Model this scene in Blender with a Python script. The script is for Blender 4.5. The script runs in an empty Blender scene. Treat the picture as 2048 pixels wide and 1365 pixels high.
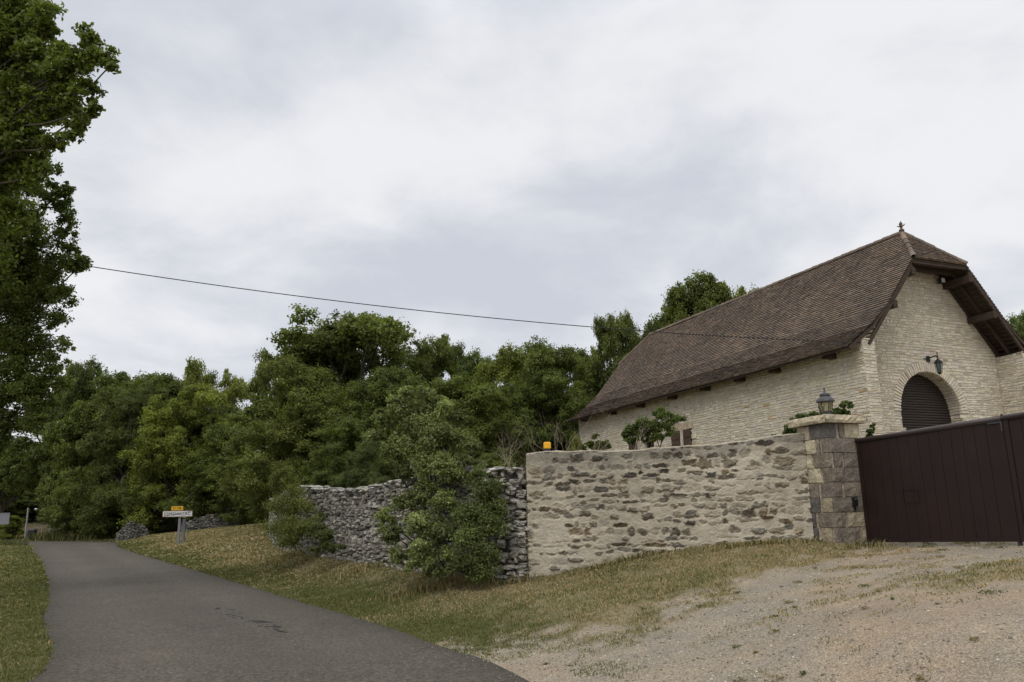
import bpy, math, numpy as np
from mathutils import Matrix, Vector
R = np.random.default_rng(7)
sc = bpy.context.scene
col = sc.collection

# ------------------------------------------------------------------ camera
F, PITCH, ROLL, EYE = 1600.0, 0.2190, -0.0222, 1.6
_c, _s = math.cos(PITCH), math.sin(PITCH)
FWD = np.array([0, _c, _s]); _u = np.array([0, -_s, _c]); _r = np.array([1., 0, 0])
RT = _r*math.cos(ROLL) + _u*math.sin(ROLL); UP = -_r*math.sin(ROLL) + _u*math.cos(ROLL)
cam = bpy.data.objects.new('camera', bpy.data.cameras.new('camera')); col.objects.link(cam)
cam.data.sensor_width = 36; cam.data.lens = 36*F/2048; cam.data.clip_start = .05; cam.data.clip_end = 3000
cam.matrix_world = Matrix([[RT[0], UP[0], -FWD[0], 0], [RT[1], UP[1], -FWD[1], 0], [RT[2], UP[2], -FWD[2], EYE], [0, 0, 0, 1]])
sc.camera = cam

# ------------------------------------------------------------------ sky, sun, exposure
sc.view_settings.view_transform = 'Standard'; sc.view_settings.look = 'None'
sc.view_settings.exposure = 0.12; sc.view_settings.gamma = 1.0
SUN_EL, SUN_AZ = math.radians(50), math.radians(205)      # azimuth: compass-like, from +Y clockwise
sun = bpy.data.objects.new('sun', bpy.data.lights.new('sun', 'SUN')); col.objects.link(sun)
sun.data.energy = 1.15; sun.data.angle = math.radians(28); sun.data.color = (1, .96, .9)
sd = Vector((math.sin(SUN_AZ)*math.cos(SUN_EL), math.cos(SUN_AZ)*math.cos(SUN_EL), math.sin(SUN_EL)))
sun.rotation_euler = sd.to_track_quat('Z', 'Y').to_euler()
W = bpy.data.worlds.new('World'); sc.world = W; W.use_nodes = True
def world():
    nt = W.node_tree; N = nt.nodes; Lk = nt.links; N.clear()
    def nd(t, **k):
        n = N.new(t)
        for a, b in k.items():
            if a in n.inputs.keys(): n.inputs[a].default_value = b
            else: setattr(n, a, b)
        return n
    out = nd('ShaderNodeOutputWorld'); bg = nd('ShaderNodeBackground'); bg.inputs['Strength'].default_value = 0.1
    sky = nd('ShaderNodeTexSky'); sky.sky_type = 'NISHITA'; sky.sun_disc = False
    sky.sun_elevation = SUN_EL; sky.sun_rotation = SUN_AZ
    tc = nd('ShaderNodeTexCoord'); sp = nd('ShaderNodeSeparateXYZ'); Lk.new(tc.outputs['Generated'], sp.inputs[0])
    def M(op, a, b=None, c=None):
        n = N.new('ShaderNodeMath'); n.operation = op
        for i, v in enumerate((a, b, c)):
            if v is None: continue
            if isinstance(v, (int, float)): n.inputs[i].default_value = v
            else: Lk.new(v, n.inputs[i])
        return n.outputs[0]
    x, y, z = sp.outputs
    zc = M('ADD', M('MAXIMUM', z, 0.0), 0.30)
    cx = nd('ShaderNodeCombineXYZ'); Lk.new(M('DIVIDE', x, zc), cx.inputs[0]); Lk.new(M('DIVIDE', y, zc), cx.inputs[1])
    def noise(scale, det, rough, off, dist=0.0):
        mp = nd('ShaderNodeMapping'); mp.inputs['Location'].default_value = off; Lk.new(cx.outputs[0], mp.inputs['Vector'])
        n = nd('ShaderNodeTexNoise'); n.inputs['Scale'].default_value = scale; n.inputs['Detail'].default_value = det
        n.inputs['Roughness'].default_value = rough; n.inputs['Distortion'].default_value = dist
        Lk.new(mp.outputs[0], n.inputs['Vector']); return n.outputs[0]
    big = noise(.75, 3, .5, SKY_OFF, .3); fine = noise(2.9, 7, .56, (2.2, 5.1, 0), .25)
    v = M('ADD', M('MULTIPLY', big, .52), M('MULTIPLY', fine, .48))
    mr = nd('ShaderNodeMapRange'); mr.interpolation_type = 'SMOOTHSTEP'
    mr.inputs['From Min'].default_value = .38; mr.inputs['From Max'].default_value = .60; Lk.new(v, mr.inputs['Value'])
    mix = nd('ShaderNodeMix'); mix.data_type = 'RGBA'; Lk.new(mr.outputs[0], mix.inputs['Factor'])
    mix.inputs['A'].default_value = (5.65, 5.9, 6.55, 1); mix.inputs['B'].default_value = (8.15, 8.2, 8.4, 1)
    # an overcast sky is brighter overhead than near the horizon
    zen = nd('ShaderNodeMapRange'); zen.inputs['From Min'].default_value = .55; zen.inputs['From Max'].default_value = 1
    zen.inputs['To Min'].default_value = 1; zen.inputs['To Max'].default_value = 2.0; Lk.new(z, zen.inputs['Value'])
    vm = nd('ShaderNodeVectorMath'); vm.operation = 'SCALE'; Lk.new(mix.outputs['Result'], vm.inputs[0]); Lk.new(zen.outputs[0], vm.inputs['Scale'])
    m2 = nd('ShaderNodeMix'); m2.data_type = 'RGBA'; m2.inputs['Factor'].default_value = .96
    Lk.new(sky.outputs[0], m2.inputs['A']); Lk.new(vm.outputs[0], m2.inputs['B'])
    Lk.new(m2.outputs['Result'], bg.inputs['Color']); Lk.new(bg.outputs[0], out.inputs[0])
SKY_OFF = (7.3, 2.1, 0)
world()

# ------------------------------------------------------------------ helpers
def ray(px, py): return RT*(px-1024)/F + UP*(682.5-py)/F + FWD
def at(px, py, Y):
    d = ray(px, py); return d*Y/d[1] + np.array([0, 0, EYE])
def hsh(i, j, k=0, seed=0):
    n = (i.astype(np.int64)*374761393 + j.astype(np.int64)*668265263 + np.int64(k)*2147483647 + np.int64(seed)*974634777)
    n = (n ^ (n >> 13))*1274126177; n = n ^ (n >> 16)
    return (n & 0xFFFFFF)/float(0xFFFFFF)
def vn(x, y, seed=0):
    x = np.asarray(x, float); y = np.asarray(y, float)
    i = np.floor(x); j = np.floor(y); fx = x-i; fy = y-j
    fx = fx*fx*(3-2*fx); fy = fy*fy*(3-2*fy)
    a = hsh(i, j, 0, seed); b = hsh(i+1, j, 0, seed); c = hsh(i, j+1, 0, seed); d = hsh(i+1, j+1, 0, seed)
    return (a*(1-fx)+b*fx)*(1-fy) + (c*(1-fx)+d*fx)*fy
def fbm(x, y, seed=0, o=4):
    s = 0; a = .5; t = 0
    for k in range(o):
        s = s + a*vn(x*2**k, y*2**k, seed+k*17); t += a; a *= .5
    return s/t
def ss(a, b, x):
    t = np.clip((x-a)/(b-a), 0, 1); return t*t*(3-2*t)
def nrm(v): return v/np.maximum(np.linalg.norm(v, axis=-1, keepdims=True), 1e-9)

def mesh(name, V, Fc, mat=None, parent=None, colr=None, smooth=False):
    """Fc: list of (M,k) int arrays"""
    V = np.asarray(V, np.float32).reshape(-1, 3)
    if not isinstance(Fc, list): Fc = [Fc]
    Fc = [np.asarray(f, np.int32) for f in Fc if len(f)]
    me = bpy.data.meshes.new(name); nl = sum(f.size for f in Fc); nf = sum(len(f) for f in Fc)
    me.vertices.add(len(V)); me.vertices.foreach_set('co', V.ravel())
    me.loops.add(nl); me.loops.foreach_set('vertex_index', np.concatenate([f.ravel() for f in Fc]))
    me.polygons.add(nf)
    tot = np.concatenate([np.full(len(f), f.shape[1], np.int32) for f in Fc])
    st = np.concatenate([[0], np.cumsum(tot)[:-1]]).astype(np.int32)
    me.polygons.foreach_set('loop_start', st)
    try: me.polygons.foreach_set('loop_total', tot)
    except Exception: pass
    me.polygons.foreach_set('use_smooth', np.full(nf, smooth, bool))
    if colr is not None:
        ca = me.color_attributes.new('Col', 'FLOAT_COLOR', 'POINT')
        c = np.ones((len(V), 4), np.float32); c[:, :3] = colr; ca.data.foreach_set('color', c.ravel())
    me.update(); me.validate()
    if mat: me.materials.append(mat)
    o = bpy.data.objects.new(name, me); col.objects.link(o)
    if parent: o.parent = parent; o.matrix_parent_inverse = parent.matrix_world.inverted()
    return o
class MB:
    """collects quads / tris"""
    def __init__(s): s.V = []; s.Q = []; s.T = []; s.C = []; s.n = 0
    def add(s, V, Q=(), T=(), c=(1, 1, 1)):
        V = np.asarray(V, float).reshape(-1, 3); s.V.append(V)
        if len(Q): s.Q.append(np.asarray(Q, np.int64)+s.n)
        if len(T): s.T.append(np.asarray(T, np.int64)+s.n)
        c = np.asarray(c, float); s.C.append(np.broadcast_to(c, (len(V), 3)))
        s.n += len(V)
    def box(s, o, a, b, c, w, d, h, cl=(1, 1, 1)):
        """o = min corner; a,b,c unit axes; extents"""
        o = np.asarray(o, float); a = np.asarray(a)*w; b = np.asarray(b)*d; c = np.asarray(c)*h
        V = [o, o+a, o+a+b, o+b, o+c, o+a+c, o+a+b+c, o+b+c]
        s.add(V, [[0, 3, 2, 1], [4, 5, 6, 7], [0, 1, 5, 4], [1, 2, 6, 5], [2, 3, 7, 6], [3, 0, 4, 7]], c=cl)
    def bar(s, p, q, w, h, up=(0, 0, 1), cl=(1, 1, 1)):
        p = np.asarray(p, float); q = np.asarray(q, float); d = q-p; L = np.linalg.norm(d); d /= L
        u = np.asarray(up, float); sd_ = np.cross(d, u); sd_ /= np.linalg.norm(sd_); u = np.cross(sd_, d)
        s.box(p - sd_*w/2 - u*h/2, d, sd_, u, L, w, h, cl)
    def tube(s, P, rad, k=6, cl=(1, 1, 1), cap=False):
        P = np.asarray(P, float); n = len(P); rad = np.broadcast_to(np.asarray(rad, float), (n,))
        t = np.gradient(P, axis=0); t = nrm(t)
        ref = np.array([0, 0, 1.]) if abs(t[0][2]) < .9 else np.array([1., 0, 0])
        a = nrm(np.cross(t, ref)); b = np.cross(t, a)
        an = np.linspace(0, 2*np.pi, k, endpoint=False)
        V = P[:, None] + rad[:, None, None]*(a[:, None]*np.cos(an)[None, :, None] + b[:, None]*np.sin(an)[None, :, None])
        Q = [[i*k+j, i*k+(j+1) % k, (i+1)*k+(j+1) % k, (i+1)*k+j] for i in range(n-1) for j in range(k)]
        V = V.reshape(-1, 3); T = []
        if cap:
            V = np.vstack([V, P[0], P[-1]]); m = n*k
            T = [[m, (j+1) % k, j] for j in range(k)] + [[m+1, (n-1)*k+j, (n-1)*k+(j+1) % k] for j in range(k)]
        s.add(V, Q, T, cl)
    def lathe(s, o, prof, k=12, cl=(1, 1, 1), ax=(0, 0, 1)):
        o = np.asarray(o, float); an = np.linspace(0, 2*np.pi, k, endpoint=False); V = []
        for r, z in prof: V.append(o + np.stack([r*np.cos(an), r*np.sin(an), np.full(k, z)], 1))
        n = len(prof)
        s.add(np.concatenate(V), [[i*k+j, i*k+(j+1) % k, (i+1)*k+(j+1) % k, (i+1)*k+j] for i in range(n-1) for j in range(k)], c=cl)
    def build(s, name, mat, parent=None, smooth=False):
        Fc = []
        if s.Q: Fc.append(np.concatenate(s.Q))
        if s.T: Fc.append(np.concatenate(s.T))
        return mesh(name, np.concatenate(s.V), Fc, mat, parent, np.concatenate(s.C), smooth)
def empty(name, loc, label=None, cat=None, group=None, rz=0):
    o = bpy.data.objects.new(name, None); col.objects.link(o); o.location = loc; o.rotation_euler = (0, 0, rz)
    o.empty_display_size = .2
    o.matrix_world = Matrix.Translation(Vector(loc)) @ Matrix.Rotation(rz, 4, 'Z')
    if label: tag(o, label, cat, group)
    return o
def tag(o, label=None, cat=None, group=None, kind=None):
    if label: o['label'] = label
    if cat: o['category'] = cat
    if group: o['group'] = group
    if kind: o['kind'] = kind
    return o
def text(name, body, size, M, mat, parent, sx=1.0, depth=.002):
    cu = bpy.data.curves.new('lettering_curve', 'FONT'); cu.body = body; cu.size = size; cu.align_x = 'CENTER'; cu.align_y = 'CENTER'; cu.extrude = depth; cu.offset = 0
    t = bpy.data.objects.new('lettering_curve', cu); col.objects.link(t); bpy.context.view_layer.update()
    me = bpy.data.meshes.new_from_object(t.evaluated_get(bpy.context.evaluated_depsgraph_get()))
    bpy.data.objects.remove(t); me.transform(M @ Matrix.Diagonal((sx, 1, 1, 1))); me.materials.clear(); me.materials.append(mat)
    o = bpy.data.objects.new(name, me); col.objects.link(o); o.parent = parent; o.matrix_parent_inverse = parent.matrix_world.inverted()
    return o

# ------------------------------------------------------------------ materials
def material(name, base=(.5, .5, .5), rough=.8, attr=False, noises=(), bump=None, spec=.3, metal=0, transl=0, sheen=0):
    """noises: (scale, detail, strength, (r,g,b) multiply tint) ; bump: list of (scale, detail, strength, distance)"""
    m = bpy.data.materials.new(name); m.use_nodes = True; nt = m.node_tree; N = nt.nodes; L = nt.links
    b = N['Principled BSDF']; b.inputs['Roughness'].default_value = rough; b.inputs['Metallic'].default_value = metal
    b.inputs['Specular IOR Level'].default_value = spec
    tc = N.new('ShaderNodeTexCoord')
    if attr:
        a = N.new('ShaderNodeVertexColor'); a.layer_name = 'Col'; c = a.outputs['Color']
    else:
        a = N.new('ShaderNodeRGB'); a.outputs[0].default_value = (*base, 1); c = a.outputs[0]
    for (sc_, det, st, lo, hi) in noises:
        n = N.new('ShaderNodeTexNoise'); n.inputs['Scale'].default_value = sc_ if not isinstance(sc_, tuple) else 1.0; n.inputs['Detail'].default_value = det
        if isinstance(sc_, tuple):
            mp = N.new('ShaderNodeMapping'); mp.inputs['Scale'].default_value = sc_; L.new(tc.outputs['Object'], mp.inputs[0]); L.new(mp.outputs[0], n.inputs['Vector'])
        else: L.new(tc.outputs['Object'], n.inputs['Vector'])
        cr = N.new('ShaderNodeValToRGB'); cr.color_ramp.elements[0].position = .33; cr.color_ramp.elements[1].position = .67
        cr.color_ramp.elements[0].color = (*lo, 1); cr.color_ramp.elements[1].color = (*hi, 1); L.new(n.outputs[0], cr.inputs[0])
        mx = N.new('ShaderNodeMix'); mx.data_type = 'RGBA'; mx.blend_type = 'MULTIPLY'; mx.inputs['Factor'].default_value = st
        L.new(c, mx.inputs['A']); L.new(cr.outputs[0], mx.inputs['B']); c = mx.outputs['Result']
    L.new(c, b.inputs['Base Color'])
    prev = None
    for (sc_, det, st, dist) in (bump or []):
        n = N.new('ShaderNodeTexNoise'); n.inputs['Scale'].default_value = sc_; n.inputs['Detail'].default_value = det; L.new(tc.outputs['Object'], n.inputs['Vector'])
        bp = N.new('ShaderNodeBump'); bp.inputs['Strength'].default_value = st; bp.inputs['Distance'].default_value = dist
        L.new(n.outputs[0], bp.inputs['Height'])
        if prev: L.new(prev, bp.inputs['Normal'])
        prev = bp.outputs[0]
    if prev: L.new(prev, b.inputs['Normal'])
    if transl:
        t = N.new('ShaderNodeBsdfTranslucent'); hs = N.new('ShaderNodeMix'); hs.data_type = 'RGBA'; hs.blend_type = 'MULTIPLY'; hs.inputs['Factor'].default_value = 1
        hs.inputs['B'].default_value = (1.1, 1.25, .55, 1); L.new(c, hs.inputs['A']); L.new(hs.outputs['Result'], t.inputs['Color'])
        ms = N.new('ShaderNodeMixShader'); ms.inputs[0].default_value = transl; L.new(b.outputs[0], ms.inputs[1]); L.new(t.outputs[0], ms.inputs[2])
        L.new(ms.outputs[0], N['Material Output'].inputs['Surface'])
    return m
g = lambda v: (v, v, v)
M_leaf = material('leaf', attr=True, rough=.55, spec=.25, transl=.40)
M_bark = material('bark', (.07, .058, .042), .9, noises=[((9, 9, 2), 4, .8, g(.45), g(1.3))], bump=[(14, 4, .6, .03)])
M_twig = material('twig', (.27, .225, .17), .9, noises=[(9, 2, .6, g(.6), g(1.2))])
M_grass = material('grass_blade', attr=True, rough=.7, spec=.15, transl=.2)
M_barn = material('limestone', attr=True, rough=.9, spec=.12, noises=[(7, 5, .5, (.78, .76, .72), g(1.1)), (.7, 4, .4, (.86, .83, .78), g(1.06)), (60, 3, .35, g(.78), g(1.12))], bump=[(25, 5, .45, .02)])
M_tile = material('clay_tile', attr=True, rough=.88, spec=.15, noises=[(.55, 4, .55, (.66, .66, .68), (1.15, 1.1, 1.05)), (11, 4, .4, g(.72), g(1.16)), (3.1, 5, .4, (.68, .68, .62), g(1.08))], bump=[(30, 3, .4, .01)])
M_wood = material('dark_timber', (.052, .036, .024), .8, noises=[((3, 3, 25), 3, .7, g(.55), g(1.3))], bump=[(30, 3, .3, .01)])
M_render = material('lime_render', attr=True, rough=.93, spec=.1, noises=[(9, 6, .5, (.74, .72, .68), g(1.1)), (70, 4, .5, g(.72), g(1.15)), (1.1, 4, .5, (.80, .77, .72), (1.08, 1.07, 1.05))], bump=[(30, 6, .7, .02), (90, 3, .4, .006)])
M_dry = material('dry_stone', attr=True, rough=.93, spec=.1, noises=[(8, 5, .8, g(.5), g(1.35)), (38, 4, .7, g(.5), g(1.3))], bump=[(16, 5, .8, .03), (60, 3, .5, .008)])
M_block = material('pillar_block', attr=True, rough=.92, spec=.1, noises=[(6, 5, .75, (.62, .6, .58), (1.2, 1.17, 1.1)), (34, 4, .7, g(.6), g(1.2))], bump=[(22, 5, .8, .03), (80, 3, .4, .006)])
M_gate = material('brown_gate_paint', (.024, .0135, .0122), .45, spec=.22, noises=[(2.2, 4, .5, g(.8), g(1.2)), ((40, 40, 3), 2, .3, g(.8), g(1.15))])
M_shut = material('brown_roller_shutter', (.034, .025, .02), .5, spec=.3, noises=[((1, 1, 14), 2, .5, g(.7), g(1.3)), (5, 3, .4, g(.8), g(1.2))])
M_black = material('black_metal', (.012, .012, .013), .45, spec=.4)
M_lamp = material('lamp_metal', (.05, .05, .055), .5, spec=.4, noises=[(30, 3, .5, g(.7), g(1.3))])
M_glass = bpy.data.materials.new('lamp_glass'); M_glass.use_nodes = True
_b = M_glass.node_tree.nodes['Principled BSDF']; _b.inputs['Base Color'].default_value = (.8, .74, .5, 1); _b.inputs['Roughness'].default_value = .12; _b.inputs['Transmission Weight'].default_value = .85; _b.inputs['IOR'].default_value = 1.15
M_pane = material('window_pane', (.012, .014, .016), .12, spec=.5)
M_amber = material('amber_plastic', (.80, .40, .015), .35, spec=.4, noises=[(25, 2, .3, g(.85), g(1.1))])
M_galv = material('galvanised_steel', (.20, .20, .21), .55, spec=.4, metal=.2, noises=[(18, 3, .5, g(.75), g(1.2))])
M_white = material('sign_white', (.62, .63, .63), .5, noises=[(6, 3, .3, g(.8), g(1.05))])
M_red = material('sign_red', (.28, .03, .025), .5)
M_ink = material('sign_lettering', (.012, .012, .014), .6)
M_yel = material('sign_yellow', (.62, .36, .02), .5)
M_conc = material('weathered_concrete', (.30, .29, .27), .9, noises=[(7, 4, .6, g(.65), g(1.2))])
M_plast = material('dark_plastic', (.03, .032, .045), .5)
M_cable = material('cable_sheath', (.02, .02, .022), .6)

# ------------------------------------------------------------------ barn frame of reference (wall wing front at u~0)
YAW = .39382; KS = .8
AX = np.array([-math.sin(YAW), math.cos(YAW), 0]); LAT = np.array([math.cos(YAW), math.sin(YAW), 0]); ZZ = np.array([0, 0, 1.])
BO = np.array([16.7145*KS, 29.7678*KS, EYE])
def bp(u, v, z): return BO + AX*u + LAT*v + ZZ*z
HW, OV, ZE, ZR, HA, ZH, VH, BL, UW, ZW, UR = 3.6, .539, 4.589, 8.886, 1.244, 7.53, 1.125, 17.96, .03, 4.795, .952
VB, ZB = 2.50, 5.872         # where the roof starts to flare
VB2, ZB2 = 3.15, 5.274       # second break of the flare
BZ = .75                     # barn floor, relative to the eye

# ------------------------------------------------------------------ terrain
def zroad(Y): return .0105*np.clip(Y-8, 0, 200)        # world z
def hit_road(px, py):
    d = ray(px, py); Y = 15.
    for _ in range(60):
        z = zroad(np.float64(Y))-EYE
        Y = .5*Y + .5*min(max(z/d[2]*d[1] if d[2] < -1e-4 else 150, 2), 150)
    return np.array([d[0]/d[1]*Y, Y])
RL_px = [(60, 1365), (85, 1240), (96, 1190), (90, 1150), (76, 1118), (62, 1103), (44, 1092)]
RR_px = [(1060, 1365), (850, 1283), (740, 1244), (600, 1204), (500, 1173), (400, 1144), (300, 1115), (240, 1096), (205, 1084)]
RLw = np.array([hit_road(*p) for p in RL_px]); RRw = np.array([hit_road(*p) for p in RR_px])
# continue the road to both ends
def ext(P, head, tail): return np.vstack([head, P, tail])
RLw = ext(RLw, [[-2.9, -14], [-3.7, 1.5]], [RLw[-1]+[-13, 9.], RLw[-1]+[-34, 17.], RLw[-1]+[-75, 26.]])
RRw = ext(RRw, [[3.6, -14], [1.9, 1.5]], [RRw[-1]+[-15, 9.0], RRw[-1]+[-37, 15.5], RRw[-1]+[-78, 24.]])
def resample(P, n):
    # smooth polyline (Catmull-Rom) by arc length
    P = np.asarray(P, float); Q = np.vstack([2*P[0]-P[1], P, 2*P[-1]-P[-2]]); out = []
    for i in range(1, len(Q)-2):
        t = np.linspace(0, 1, 24, endpoint=False)[:, None]; a, b, c, d = Q[i-1], Q[i], Q[i+1], Q[i+2]
        out.append(.5*((2*b)+(-a+c)*t+(2*a-5*b+4*c-d)*t*t+(-a+3*b-3*c+d)*t**3))
    out = np.vstack(out+[P[-1:]]); s = np.concatenate([[0], np.cumsum(np.linalg.norm(np.diff(out, axis=0), axis=1))])
    q = np.linspace(0, s[-1], n); return np.stack([np.interp(q, s, out[:, k]) for k in range(P.shape[1])], 1)
NR = 260
RL = resample(RLw, NR); RRr = resample(RRw, NR)
# pair right samples with nearest left cross-section
RC = (RL+RRr)/2; RHW = np.linalg.norm(RL-RRr, axis=1)/2
def seg_sd(x, y, P):
    """signed distance to an open polyline (positive on its left side)"""
    q = np.stack([np.asarray(x, float).ravel(), np.asarray(y, float).ravel()], 1); A = P[:-1]; B = P[1:]; AB = B-A; best = np.full(len(q), 1e9); sg = np.zeros(len(q))
    for a, ab in zip(A, AB):
        t = np.clip(((q-a)@ab)/(ab@ab), 0, 1); r = q-(a+t[:, None]*ab); d = (r*r).sum(1); cr = ab[0]*r[:, 1]-ab[1]*r[:, 0]
        m = d < best-1e-9; best[m] = d[m]; sg[m] = np.sign(cr[m])
    return (np.sqrt(best)*sg).reshape(np.asarray(x).shape)
def road_d(x, y):
    """metres outside the asphalt (negative on it)"""
    return np.maximum(seg_sd(x, y, RL[::3]), -seg_sd(x, y, RRr[::3]))
def road_s(x, y): return 1+road_d(x, y)/2.5
ctl = []
def C3(p): ctl.append(p)
for P in (RLw, RRw):
    for p in P: C3((p[0], p[1], zroad(p[1])))
for (px, py, Y) in [(1068, 1163, 15.4), (1200, 1132, 15.1), (1400, 1099, 14.4), (1600, 1090, 13.9), (1677, 1094, 13.7), (1742, 1092, 13.9), (2046, 1100, 10.7),
                    (900, 1146, 16.6), (750, 1124, 20), (610, 1100, 26), (548, 1064, 38), (355, 1091, 45), (262, 1077, 62), (420, 1060, 60), (480, 1056, 52),
                    (1000, 1230, 12.1), (1200, 1250, 10.4), (1600, 1200, 9.65), (1400, 1365, 6.9), (2048, 1365, 5.3), (2000, 1200, 7.0), (1300, 1170, 12.7), (800, 1200, 14.6), (480, 1112, 32)]:
    C3(tuple(at(px, py, Y)))
for (u, v) in ((0, -3.6), (0, 3.6), (9, -3.6), (18, -3.6), (18, 3.6), (9, 3.6), (9, -7)): p = bp(u, v, BZ); C3(tuple(p))
for p in [(-9, 8, .05), (-12, 16, .12), (-19, 24, .3), (-28, 35, .5), (-30, 20, .5), (-60, 30, .6), (-30, 60, .7), (-50, 90, 2.5), (-20, 75, 2.2), (0, 45, 2.2), (10, 60, 3.4), (30, 60, 4.0), (-4, 38, 1.6), (-10, 58, 1.8),
          (14, 8, 1.3), (25, 5, 1.6), (12, 0, .6), (20, 20, 2.0), (40, 30, 3), (6, -3, 0), (-10, -10, 0), (0, 100, 4), (60, 100, 6), (-100, 100, 3), (3, 22, 1.4), (7, 18, 1.5), (4, 30, 2.0), (30, -20, 1)]: C3(p)
CT = np.array(ctl)
def tps_fit(P, lam=.02):
    n = len(P); xy = P[:, :2]/20; D = np.linalg.norm(xy[:, None]-xy[None], axis=2); K = np.where(D > 0, D*D*np.log(D+1e-12), 0)+lam*np.eye(n)*.05
    A = np.zeros((n+3, n+3)); A[:n, :n] = K; A[:n, n] = 1; A[:n, n+1:] = xy; A[n, :n] = 1; A[n+1:, :n] = xy.T
    return np.linalg.solve(A, np.concatenate([P[:, 2], np.zeros(3)]))
TW = tps_fit(CT)
def gtps(x, y):
    x = np.asarray(x, float); y = np.asarray(y, float); sh = x.shape
    X = np.clip(x, -110, 90).ravel()/20; Y = np.clip(y, -30, 115).ravel()/20; n = len(CT); out = np.empty(len(X))
    for i in range(0, len(X), 40000):
        q = np.stack([X[i:i+40000], Y[i:i+40000]], 1); D = np.linalg.norm(q[:, None]-CT[None, :, :2]/20, axis=2)
        out[i:i+40000] = np.where(D > 0, D*D*np.log(D+1e-12), 0)@TW[:n]+TW[n]+q@TW[n+1:]
    return out.reshape(sh)
def gz0(x, y):
    zr = zroad(np.asarray(y, float)); w = ss(-.1, 2.6, road_d(x, y)); return zr+(gtps(x, y)-zr)*w
def gz(x, y):
    z = gz0(x, y); x = np.asarray(x, float); y = np.asarray(y, float); k = ss(.0, .8, road_d(x, y))
    return z + k*(.05*(fbm(x*.9, y*.9, 5, 3)-.5) + .03*(vn(x*3.1, y*3.1, 9)-.5)) + .015*k
def gh(px, py):
    """ground point seen at a pixel"""
    d = ray(px, py)
    Y = np.concatenate([np.arange(3, 40, .05), np.arange(40, 140, .25)]); P = d[None]*(Y/d[1])[:, None]+[0, 0, EYE]
    h = P[:, 2]-gz0(P[:, 0], P[:, 1]); k = np.argmax(h < 0) if (h < 0).any() else len(h)-1
    return P[k]
GB = np.array([gh(*p)[:2] for p in [(900, 1308), (1010, 1285), (1180, 1262), (1330, 1222), (1470, 1178), (1600, 1140), (1700, 1112), (1765, 1097)]])
GB = np.vstack([GB[0]+[-.9, -1.5], GB, bp(6, -1.0, 0)[:2], bp(9, -.5, 0)[:2]])
gp_patch = gh(1960, 1150)[:2]
def gravel(x, y):
    """1 on bare gravel, 0 on grass"""
    d = -seg_sd(x, y, GB)                                # positive on the driveway side
    n = fbm(x*.8, y*.8, 31, 4)-.5; n2 = fbm(x*4.2, y*4.2, 77, 3)-.5
    m = ss(-.85, .75, d+1.9*n+2.3*n2)
    r = np.hypot((x-gp_patch[0])/1.5, (y-gp_patch[1])/1.3)
    m = m*(1-.68*ss(1.1, .35, r-1.9*n2-1.0*n))
    m = m*ss(140, 40, np.hypot(x, y))
    return m
def straw(x, y):
    """1 where the turf has dried to straw"""
    n = fbm(x*.45, y*.45, 3, 4); n2 = fbm(x*2.3, y*2.3, 13, 3)
    s = road_s(x, y)
    v = ss(1.1, 1.9, s)*.8+.08
    return np.clip(v+(n-.5)*1.5+(n2-.5)*.9, 0, 1)*np.where(seg_sd(x, y, RL[::4]) > 0, .45, 1)

def warp(lo, hi, c, n, fine):
    # grid lines: dense about c
    t = np.linspace(-1, 1, n); k = np.sign(t)*(abs(t)**3.2); a = np.where(k < 0, (c-lo), (hi-c))
    return np.unique(np.concatenate([c+k*a, np.arange(fine[0], fine[1], fine[2])]))
gx = np.unique(np.concatenate([warp(-700, 700, 0, 90, (-14, 12, .14)), np.arange(-48, -14, .42)])); gy = np.unique(np.concatenate([warp(-120, 900, 12, 90, (3.5, 26, .14)), np.arange(26, 72, .5)]))
X, Y = np.meshgrid(gx, gy)
Z = gz(X, Y); sR = np.ones_like(X)*9; near = (abs(X) < 90) & (Y < 100) & (Y > -16)
sR[near] = road_s(X[near], Y[near])
Z = Z-.10*ss(.0, -.16, (sR-1)*2.5)
far = np.hypot(X, Y-20); Z = Z + ss(120, 700, far)*2
Gm = gravel(X, Y); St = np.zeros_like(X); St[near] = straw(X[near], Y[near])
ny, nx = X.shape; idx = np.arange(nx*ny).reshape(ny, nx)
Qg = np.stack([idx[:-1, :-1], idx[:-1, 1:], idx[1:, 1:], idx[1:, :-1]], -1).reshape(-1, 4)
Vg = np.stack([X, Y, Z], -1).reshape(-1, 3)
Cg = np.stack([Gm.ravel(), St.ravel(), np.zeros(Gm.size)], 1)
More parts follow.
